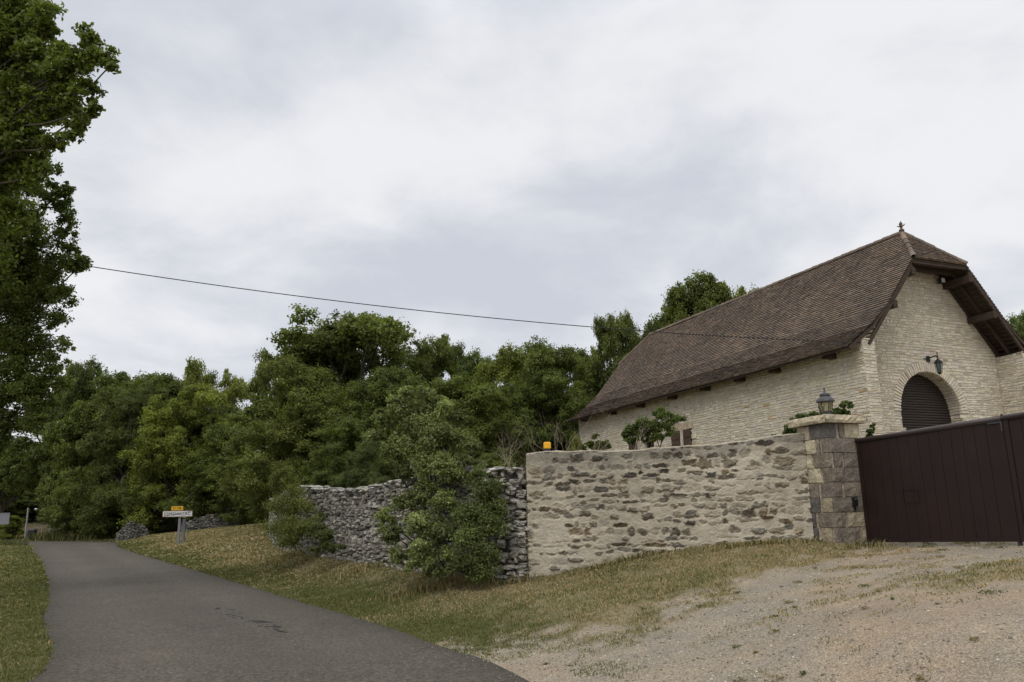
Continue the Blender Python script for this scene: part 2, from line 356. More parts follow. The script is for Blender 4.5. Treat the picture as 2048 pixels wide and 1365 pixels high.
def ground_mat():
    m = bpy.data.materials.new('turf_and_gravel'); m.use_nodes = True; nt = m.node_tree; N = nt.nodes; L = nt.links; b = N['Principled BSDF']
    b.inputs['Roughness'].default_value = .95; b.inputs['Specular IOR Level'].default_value = .1
    tc = N.new('ShaderNodeTexCoord'); a = N.new('ShaderNodeVertexColor'); a.layer_name = 'Col'; sp = N.new('ShaderNodeSeparateColor'); L.new(a.outputs[0], sp.inputs[0])
    def noise(s, d=4, r=.6):
        n = N.new('ShaderNodeTexNoise'); n.inputs['Scale'].default_value = s; n.inputs['Detail'].default_value = d; n.inputs['Roughness'].default_value = r; L.new(tc.outputs['Object'], n.inputs['Vector']); return n.outputs[0]
    def ramp(f, *els):
        c = N.new('ShaderNodeValToRGB'); e = c.color_ramp.elements
        for i, (p, cl) in enumerate(els):
            q = e[i] if i < 2 else e.new(p)
            q.position = p; q.color = (*cl, 1)
        L.new(f, c.inputs[0]); return c.outputs[0]
    def mix(f, A, B, bt='MIX', fv=None):
        x = N.new('ShaderNodeMix'); x.data_type = 'RGBA'; x.blend_type = bt
        if fv is None: L.new(f, x.inputs['Factor'])
        else: x.inputs['Factor'].default_value = fv
        L.new(A, x.inputs['A']); L.new(B, x.inputs['B']); return x.outputs['Result']
    # gravel: stones as voronoi cells
    vo = N.new('ShaderNodeTexVoronoi'); vo.inputs['Scale'].default_value = 78; L.new(tc.outputs['Object'], vo.inputs['Vector'])
    bw = N.new('ShaderNodeRGBToBW'); L.new(vo.outputs['Color'], bw.inputs[0])
    grv = ramp(bw.outputs[0], (0, (.20, .173, .135)), (.5, (.305, .268, .212)), (1, (.46, .41, .335)))
    grv = mix(None, grv, ramp(noise(1.1, 5), (.32, (.72, .74, .76)), (.66, (1.12, 1.02, .88))), 'MULTIPLY', .8)
    grv = mix(None, grv, ramp(noise(.42, 4), (.50, (1, 1, 1)), (.70, (1.14, .93, .76))), 'MULTIPLY', .5)
    grv = mix(None, grv, ramp(noise(140, 2), (.3, (.6, .6, .6)), (.7, (1.25, 1.25, 1.25))), 'MULTIPLY', .7)
    tg = ramp(noise(6, 5), (.3, (.055, .058, .022)), (.7, (.12, .12, .045)))
    ts = ramp(noise(7, 5), (.3, (.16, .13, .07)), (.7, (.29, .24, .135)))
    turf = mix(sp.outputs[1], tg, ts)
    turf = mix(None, turf, ramp(noise(90, 3), (.3, (.5, .5, .5)), (.7, (1.3, 1.3, 1.3))), 'MULTIPLY', .8)
    c = mix(sp.outputs[0], turf, grv); L.new(c, b.inputs['Base Color'])
    bu = N.new('ShaderNodeBump'); bu.inputs['Strength'].default_value = .8; bu.inputs['Distance'].default_value = .012
    iv = N.new('ShaderNodeMath'); iv.operation = 'SUBTRACT'; iv.inputs[0].default_value = 1; L.new(vo.outputs['Distance'], iv.inputs[1]); L.new(iv.outputs[0], bu.inputs['Height'])
    L.new(bu.outputs[0], b.inputs['Normal']); return m
M_ground = ground_mat()
gc = Gm.ravel()[Qg].mean(1) > .55
mesh('ground', Vg, Qg[~gc], M_ground, None, Cg, True)['kind'] = 'structure'
mesh('gravel_driveway', Vg, Qg[gc], M_ground, None, Cg, True)['kind'] = 'structure'

def asphalt():
    m = material('asphalt', rough=.9, attr=True, spec=.2, noises=[(20, 3, .75, g(.55), (1.45, 1.38, 1.28)), (45, 2, .7, g(.5), g(1.5)), (.35, 4, .5, (.78, .78, .80), (1.12, 1.08, 1.02)), (2.4, 4, .35, g(.85), g(1.12)), (95, 2, .7, g(.5), (1.55, 1.5, 1.4)), (260, 2, .6, g(.55), g(1.5))], bump=[(120, 3, .5, .008)])
    return m
ns = 24; t = np.linspace(0, 1, ns); jl = (fbm(np.arange(NR)*.8, np.zeros(NR), 91, 3)-.5)*.12; jr = (fbm(np.arange(NR)*.9, np.ones(NR), 55, 3)-.5)*.12
dirx = nrm(RRr-RL); A = RL+dirx*jl[:, None]; B = RRr+dirx*jr[:, None]
Pr = A[:, None]*(1-t)[None, :, None]+B[:, None]*t[None, :, None]
Zr = gz0(Pr[..., 0], Pr[..., 1])*0
ze_l = gz0(A[:, 0], A[:, 1]); ze_r = gz0(B[:, 0], B[:, 1])
Zr = ze_l[:, None]*(1-t)+ze_r[:, None]*t + .02*4*(t*(1-t))[None] + .006
idx = np.arange(NR*ns).reshape(NR, ns); Qr = np.stack([idx[:-1, :-1], idx[:-1, 1:], idx[1:, 1:], idx[1:, :-1]], -1).reshape(-1, 4)
M_asph = asphalt()
wt = np.exp(-((t-.27)/.10)**2)+np.exp(-((t-.73)/.10)**2); eg = np.exp(-(t/.05)**2)+np.exp(-((1-t)/.05)**2)
Cr = np.broadcast_to((np.array([.081, .0755, .0645])[None]*(1+.13*wt-.28*eg)[:, None])[None], (NR, ns, 3)).reshape(-1, 3)
mesh('road', np.dstack([Pr, Zr[..., None]]).reshape(-1, 3), Qr, M_asph, None, Cr, True)['kind'] = 'structure'
def road_z(x, y): return gz0(x, y)
# tar-sealed cracks in the asphalt
mb = MB(); a0 = gh(440, 1215); a1 = gh(565, 1268)
for k in range(26):
    f0 = R.uniform(0, 1); p = a0*(1-f0)+a1*f0+np.array([R.normal(0, .05), R.normal(0, .07), 0]); an = math.atan2(*(a1-a0)[1::-1])+R.normal(0, .5); L_ = R.uniform(.08, .3)
    q = p+np.array([math.cos(an), math.sin(an), 0])*L_
    zz = np.interp(.5, [0, 1], [0, 0])
    pts = []
    for f in np.linspace(0, 1, 5):
        w = p*(1-f)+q*f; w = w+R.normal(0, .012, 3)*[1, 1, 0]; pts.append(w)
    for i in range(4):
        e = nrm(pts[i+1]-pts[i]); sdv = np.array([-e[1], e[0], 0])*R.uniform(.008, .02)
        mb.add([pts[i]-sdv, pts[i]+sdv, pts[i+1]+sdv, pts[i+1]-sdv], [[0, 1, 2, 3]])
V0 = np.concatenate(mb.V)
# drop the seal onto the road surface
def on_road(x, y):
    q = np.stack([x, y], 1); k = np.argmin(((q[:, None]-RC[None])**2).sum(2), 1); e = B[k]-A[k]; tt = np.clip((((q-A[k])*e).sum(1))/(e*e).sum(1), 0, 1)
    return ze_l[k]*(1-tt)+ze_r[k]*tt+.08*tt*(1-tt)+.006
V0[:, 2] = on_road(V0[:, 0], V0[:, 1])+.006
mesh('crack_sealant', V0, np.concatenate(mb.Q), material('tar', (.016, .015, .014), .7), None)['kind'] = 'structure'
# side lane joining at the bend
lw = [hit_road(44, 1091), hit_road(10, 1094), hit_road(-60, 1099), hit_road(-260, 1108)]; ln = [hit_road(75, 1117), hit_road(20, 1104), hit_road(-60, 1107), hit_road(-260, 1118)]
LA = resample(lw, 30); LB = resample(ln, 30); Pl = np.stack([LA, LB], 1); Zl = gz0(Pl[..., 0], Pl[..., 1])+.04
idx = np.arange(60).reshape(30, 2); mesh('side_lane', np.dstack([Pl, Zl[..., None]]).reshape(-1, 3), np.stack([idx[:-1, 0], idx[:-1, 1], idx[1:, 1], idx[1:, 0]], -1), M_asph, None, np.full((60, 3), .066))['kind'] = 'structure'

# ------------------------------------------------------------------ masonry
def stones(mb, o, ud, nd_, u0, u1, z0, z1, keep, hr=(.055, .115), wr=(.09, .32), proud=(.004, .017), palette=None, rng=R, gap=.012):
    o = np.asarray(o, float); z = z0; Vs = []; Cs = []
    while z < z1:
        h = rng.uniform(*hr); n = int((u1-u0)/np.mean(wr)*1.5)+4
        w = rng.uniform(wr[0], wr[1], n)*rng.choice([1, 1, .6, 1.25], n); e = np.concatenate([[0], np.cumsum(w)])+u0-rng.uniform(0, .3)
        a = e[:-1]; b = e[1:]; k = (a < u1) & (b > u0); a = np.maximum(a[k], u0); b = np.minimum(b[k], u1); k = (b-a) > .05; a = a[k]; b = b[k]
        cu = (a+b)/2; cz = z+h/2; kk = keep(cu, np.full_like(cu, cz)); a = a[kk]; b = b[kk]; m = len(a)
        if m:
            wob = .07*(fbm(cu[kk]*.9, np.full(m, z*.9), 21, 3)-.5)
            gp = gap*rng.uniform(.4, 1.3, m); zb = z+gp*.6+wob+rng.normal(0, .006, m); zt = z+h-gp*.6+wob+rng.normal(0, .006, m); a2 = a+gp*.6; b2 = b-gp*.6
            sp = (rng.random(m) < .22) & (h > .075); zc_ = zb+(zt-zb)*rng.uniform(.4, .6, m)
            a2 = np.concatenate([a2, a2[sp]]); b2 = np.concatenate([b2, b2[sp]]); zb2 = np.concatenate([zb, zc_[sp]+.004]); zt2 = np.concatenate([np.where(sp, zc_-.004, zt), zt[sp]]); zb, zt, m = zb2, zt2, len(a2)
            d = rng.uniform(*proud, m); iz = np.minimum(.012, (zt-zb)*.25)
            j = lambda s: rng.normal(0, s, m)
            back = [(a2, zb), (b2, zb), (b2, zt), (a2, zt)]; fr = [(a2+iz+j(.004), zb+iz+j(.004)), (b2-iz+j(.004), zb+iz+j(.004)), (b2-iz+j(.004), zt-iz+j(.004)), (a2+iz+j(.004), zt-iz+j(.004))]
            for (uu, zz), dd in [(q, -.01) for q in back]+[(q, None) for q in fr]:
                dep = d+j(.004) if dd is None else np.full(m, dd)
                Vs.append(o+np.outer(uu, ud)+np.outer(zz, ZZ)+np.outer(dep, nd_))
            V = np.stack(Vs[-8:], 1).reshape(-1, 3); del Vs[-8:]
            base = np.arange(m)[:, None, None]*8+np.array([[4, 5, 6, 7], [0, 1, 5, 4], [1, 2, 6, 5], [2, 3, 7, 6], [3, 0, 4, 7]])[None]
            pc = palette(m, rng); mb.add(V, base.reshape(-1, 4), c=np.repeat(pc, 8, 0))
        z += h
def pal_barn(m, rng):
    b = np.array([.66, .615, .52]); c = b*rng.uniform(.86, 1.06, (m, 1))*np.stack([np.ones(m), rng.uniform(.96, 1.02, m), rng.uniform(.88, 1.03, m)], 1)
    o = rng.random(m); c[o < .007] = np.array([.47, .34, .19])*rng.uniform(.8, 1.2); c[(o > .007) & (o < .025)] = np.array([.46, .38, .29]); return c
MORT = (.45, .41, .335)
barn = empty('barn', tuple(bp(0, -HW, BZ)), 'long cream limestone barn with a steep brown tiled roof and arched roller door', 'barn')
ROOF_T = .16
def roof_z(v):
    return np.interp(abs(np.asarray(v, float)), [0, VB, VB2, HW+OV], [ZR, ZB, ZB2, ZE])
TH = .48
# long walls, with stone facing
WIN = [(8.62, 9.98, 1.2, 3.22), (11.25, 12.0, 1.4, 3.15)]     # u0,u1,z0,z1 openings on the road side
def keep_side(u, z):
    k = np.ones(len(u), bool)
    for a, b, c, d in WIN: k &= ~((u > a-.02) & (u < b+.02) & (z > c) & (z < d))
    return k
BASEZ = BZ-.8
def side_wall(sg):
    mb = MB(); v0 = sg*HW if sg < 0 else HW-TH
    cuts = sorted({UW, BL-UW, *[q for w in WIN for q in w[:2]]}) if sg < 0 else [UW, BL-UW]
    for a, b in zip(cuts[:-1], cuts[1:]):
        w = [q for q in WIN if sg < 0 and q[0] <= (a+b)/2 <= q[1]]
        rg = [(BASEZ, ZW)] if not w else [(BASEZ, w[0][2]), (w[0][3], ZW)]
        for c, d in rg: mb.box(bp(a, v0, c), AX, LAT, ZZ, b-a, TH, d-c, MORT)
    stones(mb, bp(0, sg*HW, 0), AX, LAT*sg, UW, BL-UW, BASEZ, ZW-.02, keep_side if sg < 0 else (lambda u, z: u < 2), palette=pal_barn)
    # pier end face and inner face of the wing
    stones(mb, bp(UW, v0, 0), LAT, -AX, 0, TH, BASEZ, ZW+.02, lambda u, z: z > -9, palette=pal_barn, wr=(.15, .35))
    if sg > 0: stones(mb, bp(0, v0, 0), AX, -LAT, UW, UR, BASEZ, ZW-.02, lambda u, z: z > -9, palette=pal_barn)
    return mb.build('side_wall', M_barn, barn)
side_wall(-1); side_wall(1)
# front gable with arched doorway
DV, DR, DZ = -.10, 1.29, 2.93      # door centre, radius, springing height (rel. eye)
def gable_top(v): return np.minimum(roof_z(v)-.12, ZH-.02)
def arch_z(v): return DZ+np.sqrt(np.maximum(DR**2-(v-DV)**2, 0))
mb = MB(); vi = HW-TH
vs = np.unique(np.concatenate([np.linspace(-vi, vi, 60), DV+DR*np.cos(np.linspace(0, np.pi, 40))]))
for a, b in zip(vs[:-1], vs[1:]):
    mid = (a+b)/2; ins = abs(mid-DV) < DR
    za = arch_z(a) if ins else BASEZ; zb = arch_z(b) if ins else BASEZ
    mb.add([bp(UR, a, za), bp(UR, b, zb), bp(UR, b, gable_top(b)), bp(UR, a, gable_top(a))], [[0, 1, 2, 3]], c=MORT)
    if ins: mb.add([bp(UR, a, za), bp(UR, b, zb), bp(UR+.45, b, zb), bp(UR+.45, a, za)], [[0, 3, 2, 1]], c=(.40, .36, .30))
for s_ in (-1, 1):
    mb.add([bp(UR, DV+s_*DR, BASEZ), bp(UR, DV+s_*DR, DZ), bp(UR+.45, DV+s_*DR, DZ), bp(UR+.45, DV+s_*DR, BASEZ)], [[0, 1, 2, 3]], c=(.40, .36, .30))
VO = .30
def keep_gable(v, z):
    inarch = np.where(z < DZ, abs(v-DV) < DR, np.hypot(v-DV, z-DZ) < DR+VO)
    return (~inarch) & (z < gable_top(abs(v)+.08)-.03)
stones(mb, bp(UR, 0, 0), LAT, -AX, -vi, vi, BASEZ, ZH-.05, keep_gable, palette=pal_barn)
# voussoirs and reveal stones
nv = 46; ang = np.linspace(0, np.pi, nv+1)
for i in range(nv):
    a0_, a1_ = ang[i]+.008, ang[i+1]-.008; r0, r1 = DR-.01, DR+VO*R.uniform(.85, 1.05); d = R.uniform(.02, .035)
    cc = pal_barn(1, R)[0]; P = []
    for dd, ins in ((-.01, 0), (d, .008)):
        for rr, aa in ((r0+ins, a0_+ins/DR), (r0+ins, a1_-ins/DR), (r1-ins, a1_-ins/DR), (r1-ins, a0_+ins/DR)):
            P.append(bp(UR-dd, DV+rr*math.cos(aa), DZ+rr*math.sin(aa)))
    mb.add(P, [[4, 7, 6, 5], [0, 4, 5, 1], [1, 5, 6, 2], [2, 6, 7, 3], [3, 7, 4, 0]], c=cc)
    for k in range(2):
        u0_, u1_ = UR+k*.22+R.uniform(.0, .03), UR+.22+k*.22-.012; rr = DR-R.uniform(.012, .03)
        P = [bp(u, DV+r*math.cos(aa), DZ+r*math.sin(aa)) for r in (DR+.01, rr) for u, aa in ((u0_, a0_), (u1_, a0_), (u1_, a1_), (u0_, a1_))]
        mb.add(P, [[4, 5, 6, 7], [0, 1, 5, 4], [1, 2, 6, 5], [2, 3, 7, 6], [3, 0, 4, 7]], c=pal_barn(1, R)[0]*.92)
for s_ in (-1, 1):
    stones(mb, bp(UR, DV+s_*DR, 0), AX, -LAT*s_, 0, .44, BASEZ, DZ, lambda u, z: z > -9, palette=pal_barn, wr=(.15, .3))
mb.build('gable_wall', M_barn, barn)
mb = MB()
for a, b in zip(vs[:-1], vs[1:]): mb.add([bp(BL-UR, a, BASEZ), bp(BL-UR, b, BASEZ), bp(BL-UR, b, gable_top(b)), bp(BL-UR, a, gable_top(a))], [[0, 3, 2, 1]], c=MORT)
mb.build('rear_gable_wall', M_barn, barn)
# roller door: curved slats
mb = MB(); zs = np.arange(BASEZ, DZ+DR+.1, .082)
for z in zs:
    pr = [(0, .0), (.018, .012), (.024, .038), (.018, .064), (0, .076), (-.006, .082)]
    for (d0, h0), (d1, h1) in zip(pr[:-1], pr[1:]):
        mb.add([bp(UR+.42-d0, DV-DR-.03, z+h0), bp(UR+.42-d0, DV+DR+.03, z+h0), bp(UR+.42-d1, DV+DR+.03, z+h1), bp(UR+.42-d1, DV-DR-.03, z+h1)], [[0, 1, 2, 3]])
door = mb.build('roller_door', M_shut, barn)
mb = MB(); mb.box(bp(UR+.385, DV-.10, 2.32), LAT, -AX, ZZ, .09, .02, .05); mb.build('handle', M_galv, door)

# ---- roof
def pal_tile(m, rng):
    pal = np.array([[.158, .122, .094], [.146, .114, .090], [.178, .137, .104], [.130, .106, .088], [.205, .155, .114], [.112, .095, .081], [.165, .140, .116]])
    p = [.26, .24, .14, .14, .06, .08, .08]
    return pal[rng.choice(len(pal), m, p=p)]*rng.uniform(.92, 1.08, (m, 1))*1.3
def tile_plane(mb, P0, ud, sdir, nrm_, length, umin, umax, wear=1., expo=.112, wid=.165, s0=0., rng=R):
    """courses down a slope: P0 at the top, sdir down the slope, ud along the course"""
    nc = int(length/expo)+1
    for k in range(nc):
        s_lo = min((k+1)*expo, length+.02); s_hi = k*expo-.03; sm = (s_lo+s_hi)/2
        a, b = umin(np.clip(s_lo, 0, length)), umax(np.clip(s_lo, 0, length))
        if b-a < .05: continue
        e = np.arange(a-wid*rng.random(), b+wid, wid); e = np.clip(e+rng.normal(0, .006, len(e)), a, b); e[0] = a
        lo, hi = e[:-1], e[1:]; kk = hi-lo > .02; lo = lo[kk]; hi = hi[kk]; m = len(lo)
        uc = (lo+hi)/2; sag = .05*(fbm(uc*.35, np.full(m, sm*.35), 63, 2)-.5)
        t_lo = .052+rng.normal(0, .003, m)+sag; t_hi = .008+sag; ds = rng.normal(0, .004, m)
        def pt(u, s, d): return P0+np.outer(u, ud)+np.outer(np.broadcast_to(s, u.shape), sdir)+np.outer(np.broadcast_to(d, u.shape), nrm_)
        gpw = .0012; tw = rng.normal(0, .002, m)
        V = np.stack([pt(lo+gpw, s_hi, t_hi), pt(hi-gpw, s_hi, t_hi), pt(hi-gpw, s_lo+ds, t_lo+tw), pt(lo+gpw, s_lo+ds, t_lo-tw), pt(hi-gpw, s_lo+ds, t_lo+tw-.042), pt(lo+gpw, s_lo+ds, t_lo-tw-.042)], 1).reshape(-1, 3)
        Q = (np.arange(m)[:, None, None]*6+np.array([[0, 3, 2, 1], [3, 5, 4, 2]])[None]).reshape(-1, 4)
        mb.add(V, Q, c=np.repeat(pal_tile(m, rng)*wear, 6, 0))
roof_mb = MB(); deck = MB()
def hipu(v): return HA*np.maximum(1-abs(v)/VH, 0)
for sg in (-1, 1):
    l1 = math.hypot(VB, ZR-ZB); d1 = nrm(LAT*sg*VB+ZZ*(ZB-ZR)); n1 = nrm(ZZ*VB+LAT*sg*(ZR-ZB))
    ve = HW+OV
    cosv = VB/l1
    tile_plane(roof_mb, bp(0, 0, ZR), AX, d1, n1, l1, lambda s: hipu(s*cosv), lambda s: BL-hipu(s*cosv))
    # deck (boarding below the tiles), real thickness
    def slab(P, n, t):
        P = [np.asarray(p) for p in P]; k = len(P); V = P+[p-n*t for p in P]; top = list(range(k)); bot = list(range(2*k-1, k-1, -1))
        sides = [[i, i+k, (i+1) % k+k, (i+1) % k] for i in range(k)]
        deck.add(V, sides); deck.Q[-1] = deck.Q[-1]
        for i in range(1, k-1): deck.add([V[0], V[i], V[i+1]], T=[[0, 1, 2]]); deck.add([V[k], V[k+i], V[k+i+1]], T=[[0, 2, 1]])
    e = .012
    slab([bp(HA, 0, ZR), bp(BL-HA, 0, ZR), bp(BL-e, sg*VH, roof_z(VH)), bp(BL-e, sg*VB, ZB), bp(e, sg*VB, ZB), bp(e, sg*VH, roof_z(VH))], n1, .045)
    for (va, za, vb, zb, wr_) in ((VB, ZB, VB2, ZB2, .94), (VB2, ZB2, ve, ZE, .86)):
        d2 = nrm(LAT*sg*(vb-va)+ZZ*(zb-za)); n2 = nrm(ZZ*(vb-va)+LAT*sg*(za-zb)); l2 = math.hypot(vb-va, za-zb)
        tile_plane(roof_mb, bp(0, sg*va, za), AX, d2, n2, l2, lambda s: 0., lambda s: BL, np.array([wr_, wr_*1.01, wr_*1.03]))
        slab([bp(e, sg*va, za), bp(BL-e, sg*va, za), bp(BL-e, sg*(vb-e), zb), bp(e, sg*(vb-e), zb)], n2, .045)
ZHr = float(roof_z(VH))
for end in (0, 1):
    top = bp(HA if not end else BL-HA, 0, ZR); dn = nrm((-AX if not end else AX)*HA+ZZ*(ZHr-ZR)); nn = nrm(ZZ*HA+(-AX if not end else AX)*(ZR-ZHr)); ll = math.hypot(HA, ZR-ZHr)
    tile_plane(roof_mb, top, LAT, dn, nn, ll, lambda s: -VH*s/ll-.0, lambda s: VH*s/ll)
    uu = 0 if not end else BL
    slab([top, bp(uu, -VH, ZHr), bp(uu, VH, ZHr)], nn, .045)
# half-round ridge and hip tiles
def ridge_line(p, q, r=.105, step=.36):
    p = np.asarray(p); q = np.asarray(q); L_ = np.linalg.norm(q-p); d = (q-p)/L_; n = max(int(L_/step), 2)
    sd_ = nrm(np.cross(d, ZZ)); up = np.cross(sd_, d); an = np.linspace(-.15, np.pi+.15, 8)
    for i in range(n):
        a = p+d*(i*L_/n-.03); b = p+d*((i+1)*L_/n); rr = r*R.uniform(.92, 1.08); V = []
        for c, f in ((a, .88), (b, 1.04)): V += [c+sd_*rr*f*math.cos(x)+up*(rr*f*math.sin(x)+.0) for x in an]
        m = len(an); roof_mb.add(V, [[j, j+1, m+j+1, m+j] for j in range(m-1)], c=pal_tile(1, R)[0]*[.92, .92, .92])
ridge_line(bp(HA, 0, ZR+.0), bp(BL-HA, 0, ZR))
for sg in (-1, 1):
    ridge_line(bp(HA, 0, ZR+.01), bp(-.02, sg*VH, ZHr+.02), .085); ridge_line(bp(BL-HA, 0, ZR+.01), bp(BL+.02, sg*VH, ZHr+.02), .085)
roof = roof_mb.build('roof', M_tile, barn)
deck.build('roof_boarding', M_wood, roof)
# finial
mb = MB(); p = bp(HA, 0, ZR)
fk = .56
mb.lathe(p+ZZ*.05, [(r_*fk, z_*fk) for r_, z_ in [(.0, .02), (.15, .04), (.15, .14), (.10, .17), (.07, .2), (.065, .30), (.11, .33), (.06, .36), (.07, .42), (.10, .48), (.09, .54), (.05, .59), (.02, .66), (0, .70)]], 10)
for an in np.arange(4)*math.pi/2+.3:
    d = LAT*math.cos(an)+AX*math.sin(an); mb.tube([p+ZZ*(.05+.34*fk), p+ZZ*(.05+.36*fk)+d*.1*fk, p+ZZ*(.05+.39*fk)+d*.18*fk, p+ZZ*(.05+.45*fk)+d*.25*fk], [.026, .024, .018, .004], 6)
mb.build('finial', material('terracotta_finial', (.13, .095, .065), .9, noises=[(20, 3, .6, g(.6), g(1.3))]), barn, True)
# timber: rafters of the verge, purlins, wall plates, eave beams
mb = MB(); s1 = (ZR-ZB)/VB
def rafter_pt(u, v, drop): return bp(u, v, ZR-s1*abs(v)-drop)
for sg in (-1, 1):
    for u in (.045, .50, .905):
        for (v0, v1) in ((VH*max(1-u/HA, .2)+.12, 3.36),):
            mb.bar(rafter_pt(u, sg*v0, .15), rafter_pt(u, sg*v1, .14), .07, .105)
    # flare board along the verge edge
    mb.bar(bp(.04, sg*(VB-.3), roof_z(VB-.3)-.06), bp(.04, sg*VB2, ZB2-.07), .06, .09); mb.bar(bp(.04, sg*VB2, ZB2-.07), bp(.04, sg*(HW+OV-.05), ZE-.05), .06, .09)
    mb.bar(bp(.5, sg*VB2, ZB2-.10), bp(.5, sg*(HW+OV-.05), ZE-.07), .07, .10)
    # battens seen from below
    for k in range(26):
        v = VH*.9+k*.105
        if v > 3.3: break
        mb.bar(rafter_pt(.09, sg*v, .075), rafter_pt(.9, sg*v, .075), .035, .03)
    # purlins
    mb.box(bp(-.02, sg*1.22-.08, float(roof_z(1.22))-.42), LAT, AX, ZZ, .16, 1.1, .22)
    mb.box(bp(.0, sg*2.12-.08, float(roof_z(2.12))-.44), LAT, AX, ZZ, .16, 1.1, .22)
    mb.box(bp(UW+.02, sg*3.34-.09, ZW), LAT, AX, ZZ, .18, BL-2*UW-.04, .10)
    # tails along the eaves and the beams below
    for u in np.arange(.95, BL-.1, .47):
        mb.bar(bp(u, sg*VB2, ZB2-.10), bp(u, sg*(HW+OV-.10), float(roof_z(HW+OV-.1))-.10), .07, .09)
    for u in (1.15, 3.55, 5.35, 7.35, 9.5, 11.9, 14.3, 16.9):
        mb.box(bp(u-.11, sg*HW, ZW-.34), AX, LAT*sg, ZZ, .22, .34, .24)
mb.bar(bp(.06, -VH, ZHr-.10), bp(.06, VH, ZHr-.10), .08, .10)
mb.bar(bp(.5, -VH+.1, ZHr-.14), bp(.5, VH-.1, ZHr-.14), .1, .12)
mb.box(bp(.0, -VH-.05, ZHr-.06), LAT, AX, ZZ, 2*VH+.1, .94, .025)
mb.build('roof_timbers', M_wood, barn)
# eaves fascia board
mb = MB(); mb.box(bp(.02, -(HW+OV)+.03, ZE-.075), AX, LAT, ZZ, BL-.04, .025, .06); mb.build('fascia', M_wood, barn)
# floodlight under the half hip
fl = mb = MB(); p = bp(UR-.1, .82, 7.13)
mb.box(p-AX*.14, LAT, AX, ZZ, .17, .12, .17); mb.build('floodlight_housing', M_black, barn)
mb = MB(); mb.box(bp(UR-.255, .83, 7.145), LAT, AX, ZZ, .15, .012, .14); mb.build('floodlight_lens', material('floodlight_lens', (.55, .56, .5), .25, spec=.5), barn)
# windows on the road side
def shutter(u0, w, z0, z1, ajar=0.):
    mb = MB(); n = max(int(w/.11), 3)
    for i in range(n): mb.box(bp(u0+i*w/n+.004, -HW-.035, z0), AX, -LAT, ZZ, w/n-.008, .03, z1-z0)
    for zz in (z0+.25, (z0+z1)/2, z1-.3): mb.box(bp(u0+.02, -HW-.066, zz), AX, -LAT, ZZ, w-.04, .02, .09)
    return mb.build('shutter', M_wood2, barn)
M_wood2 = material('brown_shutter_wood', (.075, .05, .032), .75, noises=[((3, 3, 20), 3, .6, g(.6), g(1.3))])
for (a, b, c, d) in WIN:
    mb = MB(); fr = .06
    mb.box(bp(a, -HW+.16, c), AX, LAT, ZZ, b-a, .02, d-c); w_ = mb.build('window', M_pane, barn)
    mb = MB()
    for (x, y, w, h) in ((a, c, fr, d-c), (b-fr, c, fr, d-c), (a+fr, d-fr, b-a-2*fr, fr), (a+fr, c, b-a-2*fr, fr), ((a+b)/2-.03, c+fr, .06, d-c-2*fr)):
        mb.box(bp(x, -HW+.10, y), AX, LAT, ZZ, w, .05, h)
    mb.build('frame', M_wood2, w_)
    mb = MB(); mb.box(bp(a-.14, -HW-.02, d), AX, LAT, ZZ, b-a+.28, .3, .26, (.50, .42, .31)); 
    for k in range(7): mb.box(bp(a-.30+.12*(k % 2), -HW-.045, c+k*.27), AX, LAT, ZZ, .28-.12*(k % 2)+.0, .2, .17, pal_barn(1, R)[0])
    if a < 9: mb.box(bp(9.13, -HW-.03, c), AX, LAT, ZZ, .24, .3, d-c, (.56, .51, .42))
    mb.build('window_surround', M_block, w_)
shutter(8.64, .48, 1.2, 3.2); shutter(9.38, .56, 1.2, 3.2); shutter(12.62, .60, 1.4, 3.1)
# wall lantern over the arch (carried by the barn: a thing of its own)
p = bp(UR, .03, 4.62); lan = empty('wall_lantern', tuple(p), 'black iron wall lantern hanging above the arched barn door', 'lantern')
mb = MB(); mb.lathe(p-ZZ*.0, [(.0, -.09), (.07, -.09), (.07, .09), (0, .09)], 10); mb.tube([p-AX*.02, p-AX*.12+ZZ*.03, p-AX*.28+ZZ*.05, p-AX*.36], [.022]*4, 6)
mb.tube([p-LAT*.22-AX*.04, p-AX*.04], [.012, .014], 5); mb.tube([p-AX*.36+ZZ*.17, p-AX*.36-ZZ*.08], [.012, .02], 6); mb.build('bracket', M_black, lan)
q = p-AX*.36
mb = MB(); mb.lathe(q, [(0, -.05), (.05, -.08), (.14, -.17), (.145, -.19), (.12, -.19)], 6)
for an in np.arange(6)*math.pi/3:
    d = LAT*math.cos(an)+AX*math.sin(an); mb.tube([q+d*.125-ZZ*.19, q+d*.06-ZZ*.50], [.009, .009], 4)
mb.lathe(q, [(.065, -.49), (.05, -.53), (.0, -.56)], 6); mb.build('frame', M_black, lan)
mb = MB(); mb.lathe(q, [(.115, -.195), (.055, -.49)], 6); mb.build('pane', material('lantern_pane', (.10, .12, .13), .15, spec=.5), lan)

